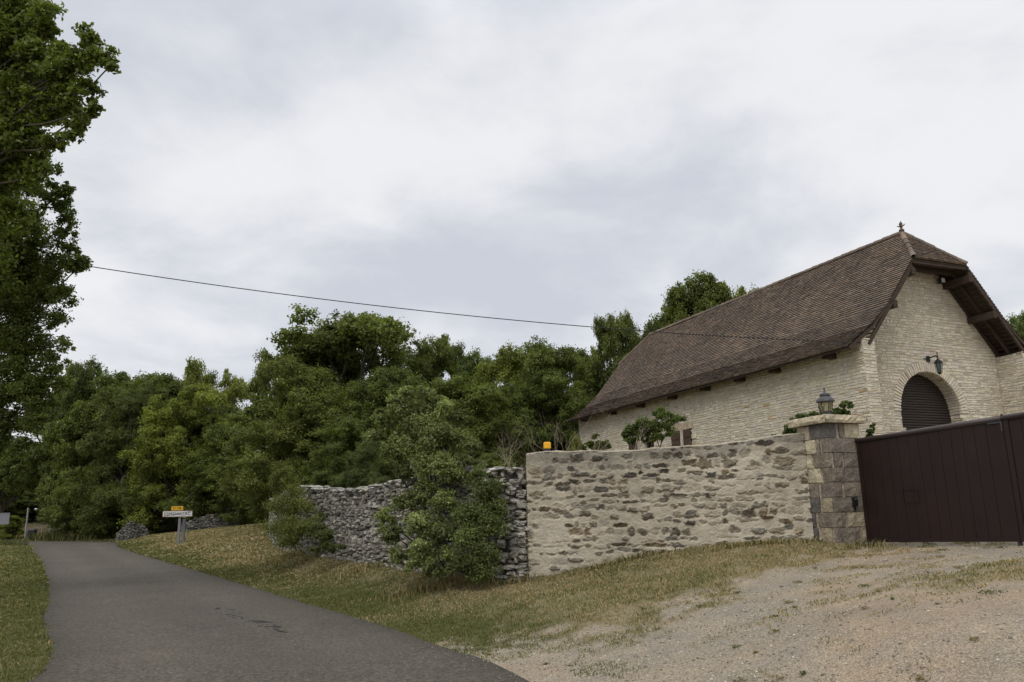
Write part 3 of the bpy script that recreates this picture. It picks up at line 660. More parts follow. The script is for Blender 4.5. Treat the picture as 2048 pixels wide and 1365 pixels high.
# ------------------------------------------------------------------ gate pillar
PS = .72
Pf = at(1679, 1094, 13.7); PB = Pf[2]-.25; PTOP = at(1679, 846, 13.7)[2]
pil = empty('gate_pillar', (Pf[0], Pf[1], Pf[2]), 'square pillar of cream and grey stone blocks with flat cap beside the brown gate', 'pillar')
def pp(a, l, z): return np.array([Pf[0], Pf[1], 0])+AX*a+LAT*l+ZZ*z
mb = MB(); mb.box(pp(.02, .02, PB), AX, LAT, ZZ, PS-.04, PS-.04, PTOP-PB, (.50, .43, .335))
CRM, DRK, GRB, TAN, MTR, BRN = (.58, .52, .38), (.15, .14, .135), (.235, .205, .175), (.36, .31, .225), (.46, .40, .31), (.25, .215, .175)
rows = [[(0, .3, MTR), (.3, .92, DRK), (.98, 1.08, GRB), (1.1, 1.44, CRM)], [(0, .42, CRM), (.44, .52, GRB), (.55, 1.30, GRB), (1.32, 1.44, TAN)], [(0, .3, CRM), (.33, .76, BRN), (.80, .99, GRB), (1.02, 1.44, GRB)],
        [(0, .48, CRM), (.51, 1.0, BRN), (1.0, 1.44, GRB)], [(0, .38, BRN), (.43, .92, GRB), (.96, 1.44, BRN)], [(0, .38, DRK), (.41, .68, TAN), (.70, 1.44, GRB)],
        [(0, .24, DRK), (.30, .92, BRN), (.95, 1.44, TAN)], [(0, .27, DRK), (.32, .60, TAN), (.63, 1.2, GRB), (1.22, 1.44, TAN)]]
zt = PTOP; ch = (PTOP-(Pf[2]+.06))/8
for rw in rows:
    zb = zt-ch
    for (a, b, c_) in rw:
        parts = [(a, min(b, PS), 0)] if a < PS else []
        if b > PS: parts.append((max(a, PS)-PS, b-PS, 1))
        c_ = np.array(c_)*R.uniform(.85, 1.12)
        for (x0, x1, f) in parts:
            if x1-x0 < .02: continue
            d = .009+R.uniform(0, .008); gp = .008; n_ = 5
            uu = np.linspace(x0+(gp if x0 > .001 else -.0), x1-(gp if x1 < PS-.001 else 0), n_); zz = np.linspace(zb+gp, zt-gp, 4)
            G = np.array([[(u, z) for u in uu] for z in zz]); dep = d+R.normal(0, .006, (4, n_))
            edge = np.ones((4, n_), bool); edge[1:-1, 1:-1] = False; dep[edge] = d*.55
            if f == 0: V = np.array([[pp(PS-G[i, j, 0], -dep[i, j], G[i, j, 1]) for j in range(n_)] for i in range(4)]); base = np.array([[pp(PS-G[i, j, 0], .03, G[i, j, 1]) for j in range(n_)] for i in range(4)])
            else: V = np.array([[pp(-dep[i, j], G[i, j, 0], G[i, j, 1]) for j in range(n_)] for i in range(4)]); base = np.array([[pp(.03, G[i, j, 0], G[i, j, 1]) for j in range(n_)] for i in range(4)])
            ii = np.arange(4*n_).reshape(4, n_); Q = np.stack([ii[:-1, :-1], ii[:-1, 1:], ii[1:, 1:], ii[1:, :-1]], -1).reshape(-1, 4).tolist()
            ring = list(ii[0])+list(ii[1:, -1])+list(ii[-1, ::-1][1:])+list(ii[::-1, 0][1:-1]); N0 = 4*n_
            Q += [[ring[k], ring[(k+1) % len(ring)], ring[(k+1) % len(ring)]+N0, ring[k]+N0] for k in range(len(ring))]
            mb.add(np.concatenate([V.reshape(-1, 3), base.reshape(-1, 3)]), Q, c=c_)
    zt = zb
mb.box(pp(-.03, -.03, PB), AX, LAT, ZZ, PS+.06, PS+.06, zt-PB-.0, (.40, .35, .28))
mb.build('block_shaft', M_block, pil)
mb = MB(); n = 14; ov = .10; L_ = PS+2*ov; ch_ = .135
# cap: rock-faced edge
def capface(f):
    G = []
    for i in range(4):
        for j in range(n+1):
            x = -ov+L_*j/n; z = PTOP+.005+ch_*i/3; d = .0 if i in (0, 3) else R.uniform(.0, .025)
            e = {0: (PS-x, -ov-d), 1: (-ov-d, x), 2: (x, PS+ov+d), 3: (PS+ov+d, PS-x)}[f]
            G.append(pp(e[0], e[1], z))
    ii = np.arange(4*(n+1)).reshape(4, n+1); mb.add(G, np.stack([ii[:-1, :-1], ii[:-1, 1:], ii[1:, 1:], ii[1:, :-1]], -1).reshape(-1, 4), c=(.52, .46, .34))
for f in range(4): capface(f)
q = [pp(-ov, -ov, PTOP+.005+ch_), pp(-ov, PS+ov, PTOP+.005+ch_), pp(PS+ov, PS+ov, PTOP+.005+ch_), pp(PS+ov, -ov, PTOP+.005+ch_)]; ap = pp(PS/2, PS/2, PTOP+ch_+.05)
mb.add(q+[ap], T=[[0, 1, 4], [1, 2, 4], [2, 3, 4], [3, 0, 4]], c=(.45, .40, .31)); mb.add([x-ZZ*ch_ for x in q], [[0, 3, 2, 1]], c=(.45, .40, .31))
mb.build('cap_stone', M_block, pil)
# lantern standing on the cap
p = pp(PS/2, PS/2+.02, PTOP+ch_+.035); pl = empty('pillar_lantern', tuple(p), 'domed metal lantern with yellowish glass standing on the pillar cap', 'lantern')
mb = MB(); mb.lathe(p, [(0, 0), (.10, .0), (.10, .03), (.06, .05), (.05, .08), (.0, .08)], 12); mb.build('base', M_lamp, pl)
mb = MB(); mb.lathe(p, [(.09, .085), (.118, .25)], 8); mb.build('glass', M_glass, pl)
mb = MB(); mb.lathe(p, [(0, .10), (.025, .10), (.03, .14), (.028, .2), (0, .22)], 8); mb.build('bulb', material('bulb', (.45, .40, .3), .4), pl)
mb = MB(); mb.lathe(p, [(0, .24), (.135, .25), (.165, .262), (.15, .30), (.10, .345), (.085, .36), (.095, .37), (.09, .40), (.03, .43), (.012, .45), (.014, .50), (0, .54)], 12); mb.build('roof', M_lamp, pl)
mb = MB()
for an in np.arange(6)*math.pi/3+.2:
    d = LAT*math.cos(an)+AX*math.sin(an); mb.tube([p+d*.092+ZZ*.08, p+d*.12+ZZ*.255], .008, 4)
mb.build('frame', M_lamp, pl)
# entry box on the pillar
q = pp(-.02, .40, 0); q[2] = at(1714, 1003, 13.6)[2]
ib = empty('intercom', tuple(q), 'small black intercom box on the right face of the stone pillar', 'intercom')
mb = MB(); mb.box(q-LAT*.045-ZZ*.08+AX*.0, LAT, -AX, ZZ, .09, .045, .15); mb.build('housing', M_black, ib)
mb = MB(); mb.lathe(q-AX*.046+ZZ*.035, [(0, 0), (.018, 0), (.018, .012), (0, .012)], 8); mb.build('button', M_galv, ib); mb = MB(); mb.box(q-LAT*.012-ZZ*.16-AX*.0, LAT, -AX, ZZ, .02, .02, .08); mb.build('cable_entry', M_black, ib)
# photocell lying on the cap
q = pp(.05, PS+.02, PTOP+ch_+.02); o = MB(); o.tube([q-LAT*.02, q+LAT*.10], .022, 6, cap=True); o.tube([q+LAT*.10, q+LAT*.17], .012, 6, cap=True)
tag(o.build('lamp_fitting', material('rusty_fitting', (.16, .08, .035), .7, noises=[(30, 3, .6, g(.6), g(1.3))])), 'tiny rusty fitting lying on the right edge of the pillar cap', 'fitting')

# ------------------------------------------------------------------ sliding gate
GL = .575                      # offset along the pillar's right face
def gpt(s, l, z): return np.array([Pf[0], Pf[1], 0])-AX*s+LAT*(GL+l)+ZZ*z
def s_for_px(px):
    f = lambda s: (lambda P: 1024+F*((P-[0, 0, EYE])@RT)/((P-[0, 0, EYE])@FWD))(gpt(s, 0, 1.3))
    lo, hi = 0, 8
    for _ in range(50):
        mid = (lo+hi)/2
        if f(mid) < px: lo = mid
        else: hi = mid
    return lo
def z_at(px, py, s):
    P = gpt(s, 0, 0); d = ray(px, py); t_ = P[1]/d[1]; return d[2]*t_+EYE
S1 = s_for_px(2038); GZT0 = z_at(1722, 878, .06); GZT1 = z_at(2036, 831, S1); GZB0 = z_at(1742, 1085, .06); GZB1 = z_at(2046, 1084, S1)
GT = (GZT0+GZT1)/2; GB0 = (GZB0+GZB1)/2
def leaf(s0, s1, label, first):
    e = empty('gate', tuple(gpt(s0, 0, GB0)), label, 'gate', 'leaves of the brown gate')
    zt = lambda s: GZT0+(GZT1-GZT0)*(s/S1); zb = lambda s: GZB0+(GZB1-GZB0)*(s/S1)
    n = int(round((s1-s0)/.205)); mb = MB()
    for i in range(n):
        a = s0+.07+(s1-s0-.14)*i/n; b = s0+.07+(s1-s0-.14)*(i+1)/n; gpw = .004
        mb.add([gpt(a+gpw, 0, zb(a)+.05), gpt(b-gpw, 0, zb(b)+.05), gpt(b-gpw, 0, zt(b)-.06), gpt(a+gpw, 0, zt(a)-.06), gpt(a, .012, zb(a)+.05), gpt(b, .012, zb(b)+.05), gpt(b, .012, zt(b)-.06), gpt(a, .012, zt(a)-.06)],
               [[0, 1, 2, 3], [0, 3, 7, 4], [1, 5, 6, 2]])
        mb.add([gpt(a, .012, zb(a)+.05), gpt(b, .012, zb(b)+.05), gpt(b, .012, zt(b)-.06), gpt(a, .012, zt(a)-.06), gpt(a, .035, zb(a)+.05), gpt(b, .035, zb(b)+.05), gpt(b, .035, zt(b)-.06), gpt(a, .035, zt(a)-.06)], [[0, 1, 2, 3], [4, 7, 6, 5]])
    mb.build('panel', M_gate, e)
    mb = MB(); mb.bar(gpt(s0, .014, zb(s0)+.025), gpt(s1, .014, zb(s1)+.025), .055, .05)
    for s_ in (s0+.035, s1-.035): mb.box(gpt(s_-.035, -.012, zb(s_)+.05), -AX, LAT, ZZ, .07, .05, zt(s_)-zb(s_)-.1)
    mb.build('frame', M_gate, e)
    mb = MB(); mb.tube([gpt(s0-.01, .014, zt(s0)-.04), gpt((s0+s1)/2, .014, zt((s0+s1)/2)-.04), gpt(s1-.004, .014, zt(s1)-.04)], .046, 10, cap=True); mb.build('top_rail', material('brown_rail_paint', (.04, .028, .027), .4, spec=.4), e, True)
    if first:
        mb = MB()
        for k in range(2): mb.box(gpt(s0+.84, -.004, zb(s0)+.62+k*.2), -AX, -LAT, ZZ, .30, .006, .012)
        mb.box(gpt(s0+.84, -.004, zb(s0)+.632), -AX, -LAT, ZZ, .008, .005, .19); mb.box(gpt(s0+1.132, -.004, zb(s0)+.632), -AX, -LAT, ZZ, .008, .005, .19)
        mb.build('letter_flap', M_gate, e)
        mb = MB(); mb.box(gpt(s1-.22, -.015, zt(s1)-.10), -AX, -LAT, ZZ, .22, .006, .02); mb.box(gpt(s1-.02, -.015, zt(s1)-.22), -AX, -LAT, ZZ, .02, .006, .12); mb.build('corner_bracket', M_lamp, e)
        mb = MB(); mb.tube([gpt(s1-.005, .014, zb(s1)-.06), gpt(s1-.005, .014, zt(s1)+.02)], .017, 8, cap=True); mb.tube([gpt(s1-.03, .014, zb(s1)), gpt(s1-.03, .0, gz(*gpt(s1, 0, 0)[:2])-.02)], .02, 6); mb.build('drop_bolt', M_black, e)
leaf(.05, S1, 'wide dark brown boarded gate leaf hinged on the stone pillar', True)
leaf(S1+.02, S1+3.0, 'second brown gate leaf cut off by the right edge of the photo', False)

# ------------------------------------------------------------------ rendered rubble wall
WA = at(1058, 1162, 15.35); WB = pp(PS*.75, -.02, 0)
wd = WB[:2]-WA[:2]; WL = float(np.linalg.norm(wd)); wd = np.array([*(wd/WL), 0]); wn = np.array([wd[1], -wd[0], 0])
def wall_top(s): 
    f = np.clip(s/WL, 0, 1); px = 1058+(1618-1058)*f
    K = [(1058, 908), (1160, 906), (1280, 903), (1380, 897), (1450, 889), (1530, 879), (1618, 867)]
    return np.interp(f, [(a-1058)/560 for a, b in K], [at(a, b, WA[1]+(WB[1]-WA[1])*(a-1058)/560)[2] for a, b in K])
def wall_base(s): 
    q = WA[:2]+np.outer(np.clip(s, 0, WL), wd[:2]); return gz(q[:, 0], q[:, 1])-.12
ss_ = np.concatenate([np.linspace(-.5, -.03, 26), np.arange(0, WL+.001, .0125)])
nh = 200; bk = 12
Hh = np.linspace(0, 1, nh); S, Hn = np.meshgrid(ss_, Hh)
zb_ = wall_base(ss_); topn = wall_top(ss_)+.035*(fbm(ss_*2.3, ss_*0, 44, 3)-.5)*2; Zw = zb_[None]+(topn-zb_)[None]*Hn
# stone layout: courses of irregular stones, each with its own exposure
warpx = .05*(fbm(S*3, Zw*3, 51, 3)-.5)*2; warpz = .035*(fbm(S*3, Zw*3, 52, 3)-.5)*2
Sx = S+warpx; Zx = Zw-.03*(S/WL)*0+warpz
hgt = np.zeros_like(S); msk = np.zeros_like(S); shade = np.zeros_like(S); hue = np.zeros_like(S)
z = float(zb_.min())-.1; rng = np.random.default_rng(21)
while z < topn.max()+.1:
    h = rng.uniform(.09, .20); e = -.6
    while e < WL+.2:
        w = rng.uniform(.12, .40)*(1 if rng.random() < .7 else .55); ex = rng.random()
        hf = (z-zb_.min())/(topn.max()-zb_.min()); ef = ss(.0, .35, (e/WL)+.0); bias = .10+.55*hf-.15*(1-ef)
        if ex < .93:
            hh = h*rng.uniform(.5, .98); cz = z+h/2+rng.normal(0, .022); cx_ = e+w/2; a = w*rng.uniform(.33, .47)
            amp = np.clip(rng.normal(.46+.42*bias, .34), .06, 1.0)
            cols = np.where((ss_ > e-.18) & (ss_ < e+w+.18))[0]
            if len(cols):
                c0, c1 = cols[0], cols[-1]+1; X_ = (Sx[:, c0:c1]-cx_)/a; Y_ = (Zx[:, c0:c1]-cz)/(hh/2)
                dd = (abs(X_)**4+abs(Y_)**4)**.25; sd0 = int(rng.integers(1e6))
                rag = .8*(fbm(S[:, c0:c1]*16, Zw[:, c0:c1]*19, sd0, 4)-.5)*2
                mm = ss(1.06, .72, dd+rag)*amp
                tilt = rng.uniform(-.3, 1.2)
                hgt[:, c0:c1] += mm*(.030*rng.uniform(-.8, 1.4)+.034*tilt*Y_.clip(-1, 1))
                hgt[:, c0:c1] += -.028*amp*np.exp(-((dd+rag-1.0)/.15)**2)*ss(.4, -.6, Y_)
                k = mm > msk[:, c0:c1]; tone = rng.uniform(.45, 1.2)*(1.15-.3*hf); hu = rng.random()+.25*(e/WL)
                msk[:, c0:c1][k] = mm[k]; shade[:, c0:c1][k] = tone; hue[:, c0:c1][k] = hu
        e += w
    z += h
rough = (fbm(S*9, Zw*9, 71, 4)-.5)*.03+(fbm(S*34, Zw*34, 72, 3)-.5)*.022
hgt += rough*(.45+1.5*msk)
fl_ = fbm(S*.8, Zw*.8, 81, 4)
plaster = np.array([.51, .460, .368])*(1-.22*(ss(.35, .7, fl_))[..., None])*np.array([1, 1, 1])
plaster = plaster*(1+.0*S[..., None])
right = ss(.35, 1.0, S/WL)[..., None]
plaster = plaster*(1-right*.12)+np.array([.40, .36, .29])*right*.12
stn = np.array([.165, .155, .136])[None, None]*shade[..., None]*(.35+1.3*fbm(S*22, Zw*30, 91, 4))[..., None]
stn = np.where((hue > .55)[..., None], stn*np.array([1.22, 1.12, .98]), stn)
stn = np.where((hue > .88)[..., None], stn*np.array([1.35, 1.26, 1.1]), stn)
Cw = plaster*(1-msk[..., None]*.95)+stn*msk[..., None]*.95
lich = ss(.84, 1.0, Hn+.14*(fbm(S*2.2, Zw*2.2, 95, 3)-.5)*2)[..., None]; Cw = Cw*(1-lich*.62)+np.array([.15, .145, .13])*lich*.62
foot_dark = ss(.10, .0, Hn+.1*(fl_-.5))[..., None]; Cw = Cw*(1-foot_dark*.3)  # wall colour goes darker towards its foot
Pw = np.array([WA[0], WA[1], 0])+np.maximum(S, 0)[..., None]*wd+(-np.minimum(S, 0))[..., None]*(-wn)+Zw[..., None]*ZZ
nn = np.where((S < 0)[..., None], -wd, wn); Pw = Pw+nn*hgt[..., None]
rows_ = [Pw]; cr = [Cw]
for k in range(1, bk+1):
    d = .46*k/bk; back = np.where(S[-1] < 0, 0, d)[:, None]*(-wn)
    bump_ = (.03*math.sin(min(k/3., 1)*1.57)+.03*(fbm(ss_*5, np.full(len(ss_), d*9.), 33, 3)-.5))[:, None]*ZZ
    side = np.where(S[-1] < 0, d*0, 0)[:, None]*wd
    rows_.append((Pw[-1]+back+side+bump_)[None]); cr.append((np.array([.42, .37, .28])*(.75+.5*fbm(ss_*6, np.full(len(ss_), d*6), 34, 3))[:, None])[None])
# rear face
lo = rows_[-1][0].copy(); lo[:, 2] = zb_; rows_.append(lo[None]); cr.append(cr[-1])
Pw = np.concatenate(rows_); Cw = np.concatenate(cr); ny, nx = Pw.shape[:2]; idx = np.arange(nx*ny).reshape(ny, nx)
rw_ = mesh('rendered_wall', Pw.reshape(-1, 3), np.stack([idx[:-1, :-1], idx[:-1, 1:], idx[1:, 1:], idx[1:, :-1]], -1).reshape(-1, 4), M_render, None, Cw.reshape(-1, 3), True)
tag(rw_, 'beige lime-rendered rubble wall with dark stones showing, left of the pillar', 'wall')

# amber beacon on the wall
q = WA+wd*.38-wn*.2; q = np.array([*q[:2], float(wall_top(np.array([.45]))[0])+.045]); bc = empty('warning_beacon', tuple(q), 'amber flashing beacon on a black base on top of the rendered wall', 'beacon')
mb = MB(); mb.box(q-[.06, .05, 0.06], [1, 0, 0], [0, 1, 0], ZZ, .12, .10, .125); mb.build('base', M_plast, bc)
mb = MB(); k = .058
V = [];
for z_, r_ in ((.06, .066), (.075, .072), (.15, .072), (.175, .068), (.185, .055)):
    for an in np.arange(16)*math.pi/8: V.append(q+[r_*np.sign(math.cos(an))*abs(math.cos(an))**.5, r_*np.sign(math.sin(an))*abs(math.sin(an))**.5, z_])
mb.add(V, [[i*16+j, i*16+(j+1) % 16, (i+1)*16+(j+1) % 16, (i+1)*16+j] for i in range(4) for j in range(16)]); mb.add([q+[0, 0, .188]]+V[-16:], T=[[0, j+1, (j+1) % 16+1] for j in range(16)])
mb.build('lens', M_amber, bc)

# ------------------------------------------------------------------ dry-stone walls
def ico():
    ph = (1+5**.5)/2; v = np.array([(-1, ph, 0), (1, ph, 0), (-1, -ph, 0), (1, -ph, 0), (0, -1, ph), (0, 1, ph), (0, -1, -ph), (0, 1, -ph), (ph, 0, -1), (ph, 0, 1), (-ph, 0, -1), (-ph, 0, 1)], float); v = nrm(v)
    f = [(0, 11, 5), (0, 5, 1), (0, 1, 7), (0, 7, 10), (0, 10, 11), (1, 5, 9), (5, 11, 4), (11, 10, 2), (10, 7, 6), (7, 1, 8), (3, 9, 4), (3, 4, 2), (3, 2, 6), (3, 6, 8), (3, 8, 9), (4, 9, 5), (2, 4, 11), (6, 2, 10), (8, 6, 7), (9, 8, 1)]
    vs = list(map(tuple, v)); cache = {}; out = []
    def mid(a, b):
        k = (min(a, b), max(a, b))
        if k not in cache: cache[k] = len(vs); m = np.array(vs[a])+np.array(vs[b]); vs.append(tuple(m/np.linalg.norm(m)))
        return cache[k]
    for a, b, c in f:
        x, y, z_ = mid(a, b), mid(b, c), mid(c, a); out += [(a, x, z_), (b, y, x), (c, z_, y), (x, y, z_)]
    return np.array(vs), np.array(out)
IV, IF = ico()
def rocks(centres, a, b, size, rng):
    """irregular rocks: centres (n,3); a,b horizontal axes along/across; size (n,3)"""
    n = len(centres); m = len(IV); V = np.sign(IV)*abs(IV)**.62; V = V/np.max(abs(V))
    V = V[None]*(1+rng.normal(0, .15, (n, m))[..., None])
    rz = rng.normal(0, .38, n); c, s = np.cos(rz), np.sin(rz); X = V[..., 0]*c[:, None]-V[..., 2]*s[:, None]*.6; Zv = V[..., 0]*s[:, None]*.6+V[..., 2]*c[:, None]
    P = centres[:, None]+X[..., None]*size[:, 0, None, None]*a[:, None]+V[..., 1][..., None]*size[:, 1, None, None]*b[:, None]+(Zv*size[:, 2, None])[..., None]*ZZ
    Fc = (np.arange(n)[:, None, None]*m+IF[None]).reshape(-1, 3); return P.reshape(-1, 3), Fc, m
def dry_wall(name, path, tops, label, cat='wall', thick=.5, hr=(.05, .125), wr=(.08, .23), rng=None, tone=(.32, .305, .27), two=False, cop=True, facing=None):
    """path: ground points (x,y); tops: heights above ground"""
    rng = rng or np.random.default_rng(5); path = np.asarray(path, float); D = np.column_stack([path, tops]); n = 240; Q = resample(D, n)
    xy = Q[:, :2]; H = Q[:, 2]; tg = nrm(np.gradient(xy, axis=0)); s = np.concatenate([[0], np.cumsum(np.linalg.norm(np.diff(xy, axis=0), axis=1))]); Lw = s[-1]
    g0 = gz0(xy[:, 0], xy[:, 1]); mb = MB()
    nrmv = np.stack([tg[:, 1], -tg[:, 0]], 1)
    if facing is not None and (nrmv[n//2]@(np.asarray(facing)-xy[n//2])) < 0: nrmv = -nrmv
    # dark core
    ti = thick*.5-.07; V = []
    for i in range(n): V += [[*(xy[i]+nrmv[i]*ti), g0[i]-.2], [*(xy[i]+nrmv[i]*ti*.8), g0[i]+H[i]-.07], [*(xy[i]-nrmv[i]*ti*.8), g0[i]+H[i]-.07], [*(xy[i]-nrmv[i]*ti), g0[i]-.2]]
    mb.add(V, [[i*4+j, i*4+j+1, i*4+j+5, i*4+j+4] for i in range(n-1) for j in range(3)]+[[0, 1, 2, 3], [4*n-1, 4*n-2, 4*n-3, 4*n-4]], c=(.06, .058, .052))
    for sgn in ((1, -1) if two else (1,)):
        z = -.06; zmax = H.max()
        while z < zmax:
            h = rng.uniform(*hr); e = rng.uniform(-.2, 0); cs = []; sz = []
            while e < Lw:
                w = rng.uniform(*wr); cs.append((e+w/2, z+h/2)); sz.append((w*.56, rng.uniform(.09, .15), h*.60)); e += w*.98
            cs = np.array(cs); sz = np.array(sz); cs[:, 1] += rng.normal(0, .028, len(cs))+.05*(fbm(cs[:, 0]*.9, cs[:, 1]*2, 8, 2)-.5); sz *= rng.uniform(.75, 1.3, sz.shape)
            f = np.clip(cs[:, 0], 0, Lw); Hh_ = np.interp(f, s, H); k = cs[:, 1]+h*.35 < Hh_+rng.normal(0, .03, len(cs)); cs = cs[k]; sz = sz[k]; f = f[k]
            if len(cs):
                px_ = np.stack([np.interp(f, s, xy[:, 0]), np.interp(f, s, xy[:, 1])], 1); tn = nrm(np.stack([np.interp(f, s, tg[:, 0]), np.interp(f, s, tg[:, 1])], 1)); nv_ = np.stack([np.interp(f, s, nrmv[:, 0]), np.interp(f, s, nrmv[:, 1])], 1)*sgn
                ctr = np.column_stack([px_+nv_*(thick/2-.11+rng.normal(0, .02, len(f))-.06*(cs[:, 1]/2))[:, None], np.interp(f, s, g0)+cs[:, 1]])
                P, Fc, m = rocks(ctr, np.column_stack([tn, np.zeros(len(f))]), np.column_stack([nv_, np.zeros(len(f))]), sz, rng)
                cl = np.array(tone)*rng.uniform(.6, 1.35, (len(f), 1))*np.stack([rng.uniform(.97, 1.05, len(f)), np.ones(len(f)), rng.uniform(.92, 1.02, len(f))], 1)
                mb.add(P, T=Fc, c=np.repeat(cl, m, 0))
            z += h*.97
    if cop:
        e = 0; cs = []
        while e < Lw:
            w = rng.uniform(.22, .48); cs.append((e+w/2, w)); e += w*.8
        cs = np.array(cs); f = cs[:, 0].clip(0, Lw); px_ = np.stack([np.interp(f, s, xy[:, 0]), np.interp(f, s, xy[:, 1])], 1); tn = np.stack([np.interp(f, s, tg[:, 0]), np.interp(f, s, tg[:, 1])], 1); nv_ = np.stack([-tn[:, 1], tn[:, 0]], 1)
        ctr = np.column_stack([px_+nv_*rng.normal(0, .05, len(f))[:, None], np.interp(f, s, g0)+np.interp(f, s, H)+rng.normal(0, .02, len(f))-.02])
        P, Fc, m = rocks(ctr, np.column_stack([tn, np.zeros(len(f))]), np.column_stack([nv_, np.zeros(len(f))]), np.column_stack([cs[:, 1]*.55, np.full(len(f), thick*.48), rng.uniform(.025, .055, len(f))]), rng)
        mb.add(P, T=Fc, c=np.repeat(np.array(tone)*rng.uniform(.9, 1.55, (len(f), 1)), m, 0))
    return tag(mb.build(name, M_dry), label, cat)
dpts = [(1052, 1163, 15.55, 940), (1000, 1160, 15.75, 938), (900, 1146, 16.9, 946), (750, 1124, 20.2, 973), (660, 1108, 23.5, 979), (612, 1098, 26, 975), (578, 1082, 31, 986), (548, 1066, 37, 1000)]
DP = []; DT = []
for (x, y, Y_, yt) in dpts:
    p = at(x, y, Y_); DP.append(p[:2]); DT.append(at(x, yt, Y_)[2]-gz0(np.array(p[0]), np.array(p[1])))
dry_wall('dry_stone_wall', DP, np.array(DT), 'curving grey dry-stone wall running from the rendered wall back along the verge', facing=(0, 0))
def low_wall(pts, hs, label, seed):
    P = [at(*q)[:2] for q in pts]; dry_wall('dry_stone_wall', P, np.array(hs), label, rng=np.random.default_rng(seed), tone=(.17, .165, .15), hr=(.08, .16), wr=(.14, .34), facing=(0, 0), cop=False)
low_wall([(238, 1074, 62), (262, 1076, 61.5), (292, 1072, 62)], [.6, 1.35, .7], 'ruined heap of a dry-stone wall left of the road sign', 11)
low_wall([(362, 1062, 60), (400, 1061, 60), (440, 1058, 60.5), (480, 1055, 61)], [.6, 1.05, 1.15, .9], 'low dark dry-stone wall under the trees right of the road sign', 12)

# ------------------------------------------------------------------ vegetation
LEAF = np.array([[0, 0, 0], [-.30, .42, .05], [0, 1, -.04], [.30, .42, .05]])
def leaves(P, Nn, size, rng, ratio=1.0):
    """P positions, Nn normals -> rhombic leaf quads"""
    n = len(P); r = nrm(rng.normal(0, 1, (n, 3))); t = nrm(np.cross(Nn, r)); b = np.cross(Nn, t)
    L = (size*rng.uniform(.65, 1.25, n))[:, None]
    return (P[:, None]+(LEAF[None, :, 0, None]*ratio*t[:, None]+(LEAF[None, :, 1, None]-.5)*b[:, None]+LEAF[None, :, 2, None]*Nn[:, None])*L[:, None]).reshape(-1, 3)
def foliage(clumps, nleaf, size, base, rng, spread=.35, sub=10, tint=.25, up=.55, ratio=1.0, tipw=(1.05, 1.1, .8), fz=1.0):
    """clumps (k,4+) cx,cy,cz,r[,flat]"""
    Cl = np.asarray(clumps, float); w = Cl[:, 3]**2; w /= w.sum(); cnt = rng.multinomial(nleaf, w); Vs = []; Cs = []
    for c, n in zip(Cl, cnt):
        if n < 3: continue
        r = c[3]; fl = c[4] if len(c) > 4 else .8
        sd_ = nrm(rng.normal(0, 1, (sub, 3))+np.array([0, 0, .25])); sc_ = sd_*r*rng.uniform(.3, 1.0, (sub, 1))*np.array([1, 1, fl]); sr = r*rng.uniform(.18, .46, sub)*fz
        k = rng.integers(0, sub, n); gq = rng.normal(0, 1, (n, 3)); gl = np.linalg.norm(gq, axis=1, keepdims=True); gq = gq/gl*np.minimum(gl*.58, 1.5); q = sc_[k]+gq*sr[k][:, None]*np.array([1, 1, .72])
        P = c[:3]+q; out = nrm(q+1e-6); N_ = nrm(out*.55+np.array([0, 0, up])+rng.normal(0, spread+.25, (n, 3)))
        tone = rng.uniform(1-tint, 1+tint); st = rng.uniform(.7, 1.3, sub)
        cl = np.array(base)*tone*st[k][:, None]*rng.uniform(.72, 1.25, (n, 1)); yl = rng.random(n) < .13; cl[yl] *= np.array(tipw)*1.12
        Vs.append(leaves(P, N_, size, rng, ratio)); Cs.append(np.repeat(cl, 4, 0))
    V = np.concatenate(Vs); return V, np.arange(len(V)).reshape(-1, 4), np.concatenate(Cs)
def limb(mb, p, q, r0, r1, rng, n=6, wob=.12):
    p = np.asarray(p, float); q = np.asarray(q, float); L = np.linalg.norm(q-p); t = np.linspace(0, 1, n)[:, None]
    P = p*(1-t)+q*t; P[1:-1] += rng.normal(0, wob*L*.18, (n-2, 3)); P[:, 2] += (np.sin(t[:, 0]*np.pi)*L*.06)
    mb.tube(P, np.linspace(r0, r1, n), 6); return P
